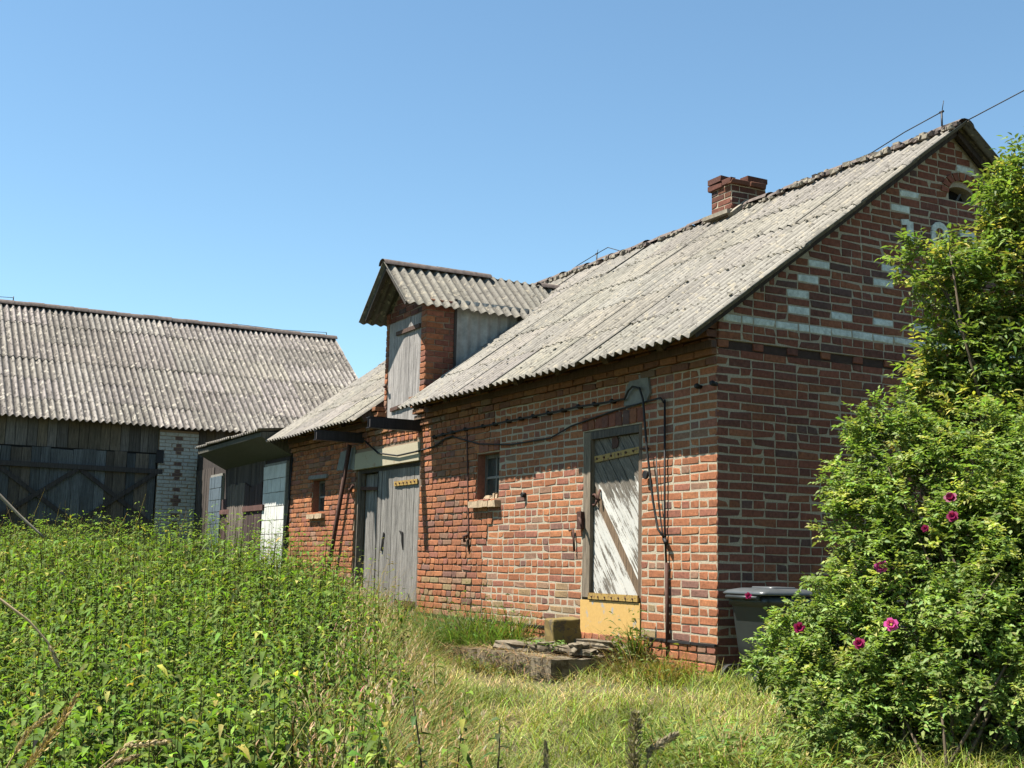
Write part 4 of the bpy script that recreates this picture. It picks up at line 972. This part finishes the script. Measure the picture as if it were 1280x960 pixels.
def make_lawn():
    out = []
    N = 150000; X = rg.uniform(-6.5, 6.8, N); Y = rg.uniform(-6.2, 1.5, N); tc = rg.uniform(0, 1, (5200, 2))*np.array([13.3, 7.7])+np.array([-6.5, -6.2]); ti_ = rg.integers(0, 5200, N); inn = rg.random(N) < .6; X = np.where(inn, tc[ti_, 0]+rg.normal(0, .035, N), X); Y = np.where(inn, tc[ti_, 1]+rg.normal(0, .035, N), Y); tl_ = rg.uniform(.6, 1.5, 5200)[ti_]; dens = np.zeros(N)
    by = bnd_y(X)-.15+.22*np.sin(X*2.1); dc = np.hypot(X-CX, Y-CY); ang = np.arctan2(-(X-CX), Y-CY)
    keep = (Y > by) & ((Y < -.02) | (X > .03)) & ~in_step(X, Y) & (ang > YAW-.48) & (ang < YAW+.40) & (dc > 3.2)
    X, Y, tl_ = X[keep], Y[keep], tl_[keep]; n = len(X)
    patch = np.array([nz(x, y, 0, .9)+.5*nz(x, y, 5, 2.6) for x, y in zip(X, Y)])
    dirt = .8*np.exp(-(((X+1.2)/1.2)**2+((Y+1.40)/.30)**2))+.55*np.exp(-(((X+.2)/1.2)**2+((Y+1.0)/.25)**2))
    bare = rg.random(n) < dirt*.55
    X, Y, patch, dirt, tl_ = X[~bare], Y[~bare], patch[~bare], dirt[~bare], tl_[~bare]; n = len(X)
    straw = rg.random(n) < np.clip(.26-.65*patch+.9*dirt, .06, .9)
    L = np.where(straw, rg.uniform(.05, .18, n), rg.uniform(.07, .19, n))*(1-.40*np.clip(dirt, 0, 1))*tl_; a = rg.uniform(0, 6.28, n); el = np.where(straw, rg.uniform(.15, 1.2, n), rg.uniform(.7, 1.45, n))
    col = np.where(straw[:, None], jit((.50, .40, .185), n, rg, .35, .1), jit((.225, .275, .055), n, rg, .38, .12)*np.clip(1-.55*patch, .45, 1.3)[:, None])
    D = np.stack([np.cos(a)*np.cos(el), np.sin(a)*np.cos(el), np.sin(el)], 1)
    out.append(blades(np.stack([X, Y, gz(X, Y)-.005], 1), D, L, np.where(straw, .0045, .0058), rg.uniform(.2, .9, n), col, 3, a))
    V, Fc, C = cat_mesh(out); tag(np_mesh('lawn_grass', V, Fc, C, 'grass'), 'short sunburnt grass with straw patches in the foreground', 'grass', kind='stuff')
make_lawn()
def make_tall():
    out = []; N = 22000; X = rg.uniform(-8.6, 4.2, N); off = rg.uniform(0, 1, N)**1.4*1.0; Y = bnd_y(X)+.05*np.sin(X*3)+off*1.1-.25
    dc = np.hypot(X-CX, Y-CY); keep = (Y < -.08) & (dc > 3.4) & ~in_step(X, Y); X, Y, off = X[keep], Y[keep], off[keep]; n = len(X)
    straw = rg.random(n) < .42; tn_ = np.array([nz(x, y, 4, 1.6) for x, y in zip(X, Y)]); L = rg.uniform(.25, .82, n)*(1+.5*tn_)*np.clip(1.15-off*.8, .25, 1); a = rg.uniform(0, 6.28, n); el = rg.uniform(1.0, 1.5, n)
    col = np.where(straw[:, None], jit((.36, .26, .11), n, rg, .35, .1), jit((.13, .175, .035), n, rg, .35, .12)); D = np.stack([np.cos(a)*np.cos(el), np.sin(a)*np.cos(el), np.sin(el)], 1)
    out.append(blades(np.stack([X, Y, gz(X, Y)-.01], 1), D, L, np.where(straw, .0045, .008), rg.uniform(.1, .8, n), col, 4, a))
    # seed heads
    k = np.where(straw & (rg.random(n) < .16) & (L > .3))[0]; m = len(k)
    for s in range(7):
        aa = rg.uniform(0, 6.28, m); P = np.stack([X[k], Y[k], gz(X[k], Y[k])], 1)+D[k]*(L[k]*(.78+.03*s))[:, None]
        out.append(blades(P, np.stack([np.cos(aa)*.5, np.sin(aa)*.5, np.ones(m)], 1), np.full(m, .035), np.full(m, .007), np.full(m, .3), jit((.40, .30, .17), m, rg, .2), 4, aa))
    V, Fc, C = cat_mesh(out); tag(np_mesh('dry_tall_grass', V, Fc, C, 'straw'), 'strip of tall dry brown grass along the edge of the nettles', 'tall grass', kind='stuff')
make_tall()

# ------------------------------------------------------------------ weed clumps by the wall and step
def clump(name, cx, cy, rx, ry, n, lmin, lmax, wid, green, straw_f, label, cat, leafy=0, seed=1, zb=None, spread=(.5, 1.45)):
    g = np.random.default_rng(seed); a = g.uniform(0, 6.28, n); r = np.sqrt(g.random(n)); X = cx+rx*r*np.cos(a); Y = np.minimum(cy+ry*r*np.sin(a), -.015) if cx < .02 else cy+ry*r*np.sin(a)
    Z = gz(X, Y) if zb is None else np.full(n, zb)
    straw = g.random(n) < straw_f; L = g.uniform(lmin, lmax, n); az = a+g.normal(0, .8, n); el = g.uniform(*spread, n)
    col = np.where(straw[:, None], jit((.36, .23, .10), n, g, .25), jit(green, n, g, .25)); D = np.stack([np.cos(az)*np.cos(el), np.sin(az)*np.cos(el), np.sin(el)], 1)
    D[:, 1] = np.where((Y > -.25) & (cx < .02), -np.abs(D[:, 1]), D[:, 1]); az = np.arctan2(D[:, 1], D[:, 0])
    v, f, c = blades(np.stack([X, Y, Z-.01], 1), D, L, np.where(straw, wid*.45, wid), g.uniform(.1, .7, n), col, 4, az)
    out = [(v, np.concatenate([f[:, [0, 1, 2]], f[:, [0, 2, 3]]]), np.concatenate([c, c]))]
    if leafy:
        m = leafy*14; ii = g.integers(0, n, m); t = g.uniform(.2, .95, m); P = np.stack([X[ii], Y[ii], Z[ii]], 1)+D[ii]*(L[ii]*t)[:, None]; b = g.uniform(0, 6.28, m)
        out.append(leaves(P, np.stack([np.cos(b), np.sin(b), g.uniform(-.1, .6, m)], 1), g.uniform(.04, .10, m), g.uniform(.015, .03, m), g.uniform(.3, 1, m), jit(green, m, g, .25), g, .4))
    V, Fc, C = cat_mesh(out); return tag(np_mesh(name, V, Fc, C, 'grass'), label, cat)
clump('weed_clump', -3.75, -.42, .95, .40, 1500, .28, .66, .015, (.125, .185, .05), .05, 'bushy green grass clump against the brick wall left of the step', 'weeds', 10, 3)
clump('reddish_dock', -3.55, -.30, .85, .25, 70, .45, .85, .008, (.12, .13, .04), .75, 'thin reddish seed stalks rising from the clump left of the step', 'weeds', 12, 4, spread=(.9, 1.5))
clump('weed_clump', -1.02, -.14, .16, .13, 150, .25, .62, .012, (.11, .15, .035), .35, 'tall weeds standing at the right edge of the yellow kick plate', 'weeds', 20, 5, spread=(.9, 1.5))
clump('dry_weeds', -.55, -.35, .60, .26, 900, .12, .36, .009, (.13, .15, .04), .62, 'half dry weeds along the wall foot by the building corner', 'weeds', 16, 6)
clump('weed_clump', -4.7, -.85, 1.1, .5, 1500, .15, .50, .011, (.075, .12, .03), .25, 'low dark green weeds left of the step below the window', 'weeds', 30, 7)
clump('dry_weeds', -2.35, -1.02, .8, .16, 500, .10, .26, .008, (.10, .13, .04), .60, 'brown weeds growing along the front edge of the step', 'weeds', 14, 8)
clump('weed_clump', -6.2, -.65, 1.1, .5, 1900, .3, .80, .010, (.12, .165, .04), .45, 'mixed dry and green weeds below the double plank door', 'weeds', 30, 9)
clump('weed_clump', -7.7, -.65, 1.2, .5, 1800, .35, .95, .010, (.12, .165, .04), .45, 'taller mixed weeds in front of the left leaf of the double door', 'weeds', 60, 19)
clump('dry_weeds', -7.3, -.40, 1.0, .3, 60, .8, 1.35, .007, (.20, .19, .08), .75, 'sparse tall dry stalks with withered leaves rising before the double door', 'weeds', 22, 20, spread=(1.25, 1.5))
clump('base_weeds', 2.75, -1.95, .9, .45, 900, .08, .26, .014, (.16, .22, .05), .25, 'fresh green weeds and dead straw along the foot of the rose bush', 'weeds', 60, 23)
clump('step_weed', -2.0, -.66, .15, .08, 90, .05, .14, .011, (.14, .19, .04), .2, 'small bright green weed sprouting beside the mossy stone block', 'weeds', 6, 10, zb=.11)
clump('step_weed', -1.62, -.60, .10, .06, 60, .05, .12, .010, (.13, .19, .04), .2, 'small weed sprouting from a crack in the middle of the step', 'weeds', 5, 12, zb=.12)

# ------------------------------------------------------------------ shrubs
def at(px, py, d): return np.array((CX, CY, CZ))+d*np.array(fw+(px-640)/F*rr-(py-480)/F*uu)
ROSE = [(2.09,-1.22,0.32,0.13),(2.28,-1.13,0.47,0.21),(2.56,-1.31,0.25,0.21),(2.58,-.92,.72,.26),(2.71,-1.07,0.37,0.32),(2.56,-0.74,1.18,0.27),(2.40,-0.70,1.48,0.20),(2.90,-0.81,0.69,0.43),(3.19,-0.99,0.23,0.41),(2.73,-0.45,1.27,0.40),(3.13,-0.44,0.90,0.44),(3.53,-0.82,0.32,0.45),(2.96,-0.10,1.51,0.45),(3.57,-0.42,0.72,0.51),(3.36,-0.13,1.29,0.49),(2.48,-0.41,1.73,0.28),(2.32,-0.54,1.85,0.14),(3.10,-1.53,0.06,0.22),(3.6,.4,1.5,.5),(3.8,.1,.8,.55),(3.2,.5,.8,.5)]
ELDER = [(2.27,0.06,3.07,0.15),(2.36,0.25,3.02,0.22),(2.39,0.56,2.89,0.30),(2.53,0.69,3.31,0.25),(2.58,0.70,3.62,0.22),(2.63,0.72,3.85,0.15),(2.33,0.34,2.54,0.25),(2.27,0.31,2.25,0.26),(2.47,0.62,2.49,0.40),(2.54,0.47,2.01,0.39),(2.65,0.84,2.83,0.46),(2.25,0.13,2.01,0.23),(2.66,0.87,3.48,0.35),(2.64,0.82,2.14,0.45),(2.9,1.3,2.6,.6),(3.0,1.4,3.3,.5)]
def shrub(lobes, n_per_area, leaflet, lcount, cols, seed, zmin, hipth=2):
    """compound leaves gathered on short shoots over each lobe"""
    g = np.random.default_rng(seed); P = []; D = []; L = []; W = []; Dr = []; C = []
    for (x, y, z, r) in lobes:
        ns = int(n_per_area*r*r*12.6*.35)+6
        v = g.normal(0, 1, (ns, 3)); v /= np.linalg.norm(v, axis=1, keepdims=True); rad = r*(.35+.75*g.random(ns)**.5)
        rad *= 1+.22*np.sin(v[:, 0]*5+seed)*np.cos(v[:, 2]*4)
        c = np.array((x, y, z))+v*rad[:, None]; c = c[c[:, 2] > zmin(c)]; v = c-np.array((x, y, z)); ns = len(c)
        shade = g.normal(0, .18, ns)
        sd = v/(np.linalg.norm(v, axis=1, keepdims=True)+1e-6)+np.array([0, 0, .9])+g.normal(0, .35, (ns, 3)); sd /= np.linalg.norm(sd, axis=1, keepdims=True)
        kind = g.random(ns)
        for lf in range(5):      # leaves on the shoot
            a = lf*2.4+g.uniform(0, 6.28, ns); s1, s2, s3 = frames(sd, np.tile([.3, .2, .9], (ns, 1)))
            out = s2*np.cos(a)[:, None]+s3*np.sin(a)[:, None]; ld = out*.9+sd*.55+g.normal(0, .15, (ns, 3)); ld /= np.linalg.norm(ld, axis=1, keepdims=True)
            b0 = c+sd*(leaflet*1.1*(lf-2)*.5)[..., None] if False else c+sd*(leaflet*.55*(lf-2))
            _, side, nrm = frames(ld, np.tile([0, 0, 1.], (ns, 1))+g.normal(0, .2, (ns, 3)))
            for q in range(lcount):
                if q == lcount-1: p = b0+ld*leaflet*(.55*(lcount//2)+.45); dd = ld
                else:
                    st_ = q//2; sg = 1 if q % 2 else -1; p = b0+ld*leaflet*(.45+.55*st_); dd = side*sg*.85+ld*.5
                ll = leaflet*g.uniform(.8, 1.2, ns); P.append(p); D.append(dd+g.normal(0, .12, (ns, 3))); L.append(ll); W.append(ll*g.uniform(.48, .62, ns) if lcount > 5 else ll*g.uniform(.34, .44, ns)); Dr.append(g.uniform(.1, .7, ns))
                cc = np.where((kind < cols[2])[:, None], jit(cols[1], ns, g, .15, .08), jit(cols[0], ns, g, .15, .08))*(1+shade[:, None]); hip = kind > hipth; cc[hip] = jit((.36, .13, .05), hip.sum(), g, .3); C.append(cc)
    return leaves(np.concatenate(P), np.concatenate(D), np.concatenate(L), np.concatenate(W), np.concatenate(Dr), np.clip(np.concatenate(C), .005, .9), g, .35)
def stems(mb, base, lobes, n, r0, seed):
    r = random.Random(seed)
    for i in range(n):
        b = Vector(base)+Vector((r.uniform(-.75, .75), r.uniform(-.55, .55), 0)); b.z = float(gz(b.x, b.y))-.02
        lb = r.choice(lobes); t = Vector(lb[:3])+Vector([r.uniform(-1, 1)*lb[3]*.8 for _ in range(3)])
        m = b.lerp(t, .5)+Vector((r.uniform(-.15, .15), r.uniform(-.15, .15), .15)); m2 = b.lerp(t, .8)+Vector((r.uniform(-.1, .1), r.uniform(-.1, .1), .06))
        mb.tube([b, m, m2, t], [r0, r0*.7, r0*.5, r0*.25], 'stem', n=5)
rose = thing('rose_bush', 'large sunlit rose bush with pink flowers in front of the gable wall', 'shrub', (3.0, -.8, -.1))
V, Fc, C = shrub(ROSE, 290, .036, 7, ((.172, .238, .062), (.29, .32, .09), .12), 4, lambda c: gz(c[:, 0], c[:, 1])+.10)
np_mesh('foliage', V, Fc, C, 'leaf', rose)
sm = MB(); stems(sm, (3.05, -.85, -.1), ROSE, 60, .011, 3); sm.build('stems', rose)
FL = [(3.35,-.61,1.37),(3.64,-.89,1.24),(3.4,-1.25,.95),(3.45,-1.05,.63),(3.12,-1.65,.57),(3.34,-1.22,.51)]
pix = [(1228,620,7.05,0),(1237,643,7.05,0),(1141,706,7.05,1),(1184,780,6.95,1),(1032,790,7.25,0),(1137,806,6.95,0),(963,747,7.5,2),(1200,660,7.1,2)]
FL = [(3.28,-.80,1.35,.034,0),(3.32,-.83,1.24,.030,0),(3.0,-1.09,.94,.036,1),(3.23,-1.25,.61,.036,1),(2.61,-1.39,.56,.032,0),(3.12,-1.39,.50,.030,0),(2.20,-1.45,.74,.020,0),(3.19,-.92,1.17,.020,0)]
for i, (x, y, z, r, k) in enumerate(FL):
    fl = MB(); f = Vector((CX-x, CY-y, .9)); f = (f.normalized()+Vector((rnd.uniform(-.4, .4), rnd.uniform(-.4, .4), rnd.uniform(0, .4)))).normalized(); a = f.orthogonal().normalized(); b = f.cross(a); c = Vector((x, y, z))
    col = ((.27, .012, .085) if k == 0 else (.50, .06, .26))
    for ring, (m, op) in enumerate(((6, .55), (5, 1.0))):
        for q in range(m):
            an = 2*math.pi*(q+.5*ring)/m; o_ = a*math.cos(an)+b*math.sin(an); t_ = f.cross(o_)
            p0 = c; p1 = c+o_*r*.7*op+t_*r*.55+f*r*.35; p2 = c+o_*r*1.15*op+t_*r*.35+f*r*(.75-.5*ring*.8); p3 = c+o_*r*1.15*op-t_*r*.35+f*r*(.75-.5*ring*.8); p4 = c+o_*r*.7*op-t_*r*.55+f*r*.35
            s = rnd.uniform(.8, 1.2); fl.poly([p0, p1, p2, p3, p4], 'petal', tuple(v*s for v in col))
    if k: fl.tube([c, c+f*r*.45], r*.2, 'petal', (.45, .32, .05))
    o = fl.build('flower', rose, fix=False)
eld = thing('elder_bush', 'tall elder bush with yellowish leaf tips and cream flowers rising behind the rose bush', 'shrub', (2.9, .7, -.05))
V, Fc, C = shrub(ELDER, 170, .060, 5, ((.148, .205, .052), (.36, .33, .09), .20), 9, lambda c: np.full(len(c), 1.2))
np_mesh('foliage', V, Fc, C, 'leaf', eld)
sm = MB(); stems(sm, (2.9, .75, -.1), ELDER, 26, .02, 5); sm.build('stems', eld)
EF = [(2.40, -.11, 2.26, .05), (2.44, 0, 2.12, .06), (2.52, .22, 2.62, .05), (2.42, .05, 2.95, .07), (2.2, -.10, 3.11, .05)]
for x, y, z, r in EF:
    fl = MB()
    for q in range(38):
        a = rnd.uniform(0, 6.28); d = r*math.sqrt(rnd.random()); p = Vector((x+d*math.cos(a), y+d*math.sin(a), z+rnd.uniform(0, .02))); s = .008
        fl.poly([p+Vector((s, 0, 0)), p+Vector((0, s, .004)), p+Vector((-s, 0, 0)), p+Vector((0, -s, .004))], 'petal', (.62, .56, .34))
    fl.build('flower_head', eld, fix=False)

# ------------------------------------------------------------------ single stalks in the foreground
def seedstalk(name, pts, label, head=(.55, 1.0), hr=.010, col=(.36, .27, .15), seed=1, n=160, thick=.0022, bl=.012):
    g = np.random.default_rng(seed); pts = [Vector(p) for p in pts]
    def ev(t):
        t = min(max(t, 0), .9999)*(len(pts)-1); i = int(t); return pts[i].lerp(pts[i+1], t-i)
    root = MB(); root.tube([ev(k/12) for k in range(13)], [thick*(1-.5*k/12) for k in range(13)], 'straw', col, 5)
    for q in range(n if head else 0):
        t = head[0]+(head[1]-head[0])*g.random(); c = ev(t); d = (ev(min(1, t+.03))-ev(t-.03)).normalized(); prof = math.sin(math.pi*min(1, (t-head[0])/(head[1]-head[0])*.9+.1))**.5
        o = Vector(g.normal(0, 1, 3)); o = (o-d*o.dot(d)).normalized(); p = c+o*hr*prof*g.uniform(.3, 1); e = p+d*bl*g.uniform(.6, 1.2)+o*hr*.5; sd = d.cross(o)*bl*.22; s = g.uniform(.65, 1.3)
        root.poly([p, (p+e)/2+sd, e, (p+e)/2-sd], 'straw', tuple(v*s for v in col))
    return tag(root.build(name, fix=False), label, 'grass stalk')
gnd = lambda px, d: at(px, 960, d)
def stk(base, *rest): return [tuple(at(*base))]+[tuple(at(*r)) for r in rest]
seedstalk('seed_stalk', [(at(790, 1200, 2.9)), at(793, 1000, 2.9), at(792, 945, 2.9), at(794, 893, 2.9)], 'upright dark seed head at the bottom centre of the foreground', (.55, 1), .017, (.22, .19, .11), 2, 420)
seedstalk('seed_stalk', [(at(800, 1200, 2.9)), at(802, 990, 2.9), at(812, 938, 2.9), at(845, 918, 2.9)], 'bent seed head drooping right beside the upright one at bottom centre', (.60, 1), .010, (.30, .25, .16), 3, 240)
seedstalk('seed_stalk', [(at(684, 1200, 2.9)), at(684, 1010, 2.9), at(683, 960, 2.9), at(682, 930, 2.9)], 'small grey seed head poking up left of the bottom centre', (.6, 1), .006, (.24, .21, .14), 4, 110)
seedstalk('seed_stalk', [at(-30, 1150, 2.6), at(20, 980, 2.6), at(60, 925, 2.6), at(98, 868, 2.6)], 'thick brown seed head slanting across the bottom left corner', (.35, 1), .009, (.42, .30, .13), 5, 320, .003)
seedstalk('seed_stalk', [at(-40, 1100, 2.5), at(8, 960, 2.5), at(35, 915, 2.5), at(62, 893, 2.5)], 'thinner brown seed head left of the thick one in the corner', (.45, 1), .006, (.40, .30, .15), 6, 170)
seedstalk('seed_stalk', [at(80, 1150, 2.6), at(125, 960, 2.6), at(160, 932, 2.6), at(208, 927, 2.6)], 'pale seed head arching right over the lower nettles', (.5, 1), .007, (.46, .36, .20), 7, 200)
seedstalk('seed_stalk', [at(70, 1150, 2.7), at(110, 985, 2.7), at(140, 955, 2.7), at(172, 945, 2.7)], 'pale seed head arching low just under the other arching one', (.5, 1), .006, (.40, .30, .17), 8, 170)
seedstalk('dry_stalk', [at(-60, 720, 3.2), at(0, 749, 3.2), at(35, 775, 3.2), at(60, 803, 3.2), at(72, 830, 3.2)], 'bent pale dry stalk hanging over the nettles at the left edge', (.75, 1), .006, (.55, .42, .25), 9, 60, .0042)
seedstalk('dry_stalk', [at(-30, 590, 9), at(5, 625, 9), at(25, 645, 9), at(55, 672, 9)], 'thin grey dry stick leaning before the barn door at the left edge', None, .006, (.30, .26, .20), 10, 0, .016)
rg2 = np.random.default_rng(31)
# broad leaved weed with dark stem at the grass edge
def leafy_weed(base, top, nl, label, seed):
    g = np.random.default_rng(seed); b, t = Vector(base), Vector(top); out = []
    o = MB(); o.tube([b, b.lerp(t, .5)+Vector((.01, 0, 0)), t], [.005, .004, .002], 'stem', n=5)
    ob = o.build('leafy_weed'); tag(ob, label, 'weed')
    k = np.linspace(.3, 1, nl); P = np.array([tuple(b.lerp(t, float(x))) for x in k]); a = np.arange(nl)*2.4
    V, Fc, C = leaves(P, np.stack([np.cos(a), np.sin(a), np.full(nl, .25)], 1), g.uniform(.06, .11, nl), g.uniform(.025, .04, nl), g.uniform(.6, 1.4, nl), jit((.055, .10, .02), nl, g, .2), g, .3)
    np_mesh('leaf_blades', V, Fc, C, 'leaf', None).parent = ob
leafy_weed(at(530, 990, 5.2), at(515, 862, 5.2), 9, 'single leafy weed with dark stem between the tall dry grass and the lawn', 1)
leafy_weed(at(620, 985, 5.6), at(625, 900, 5.6), 8, 'small leafy weed standing alone in the lawn right of the taller one', 2)
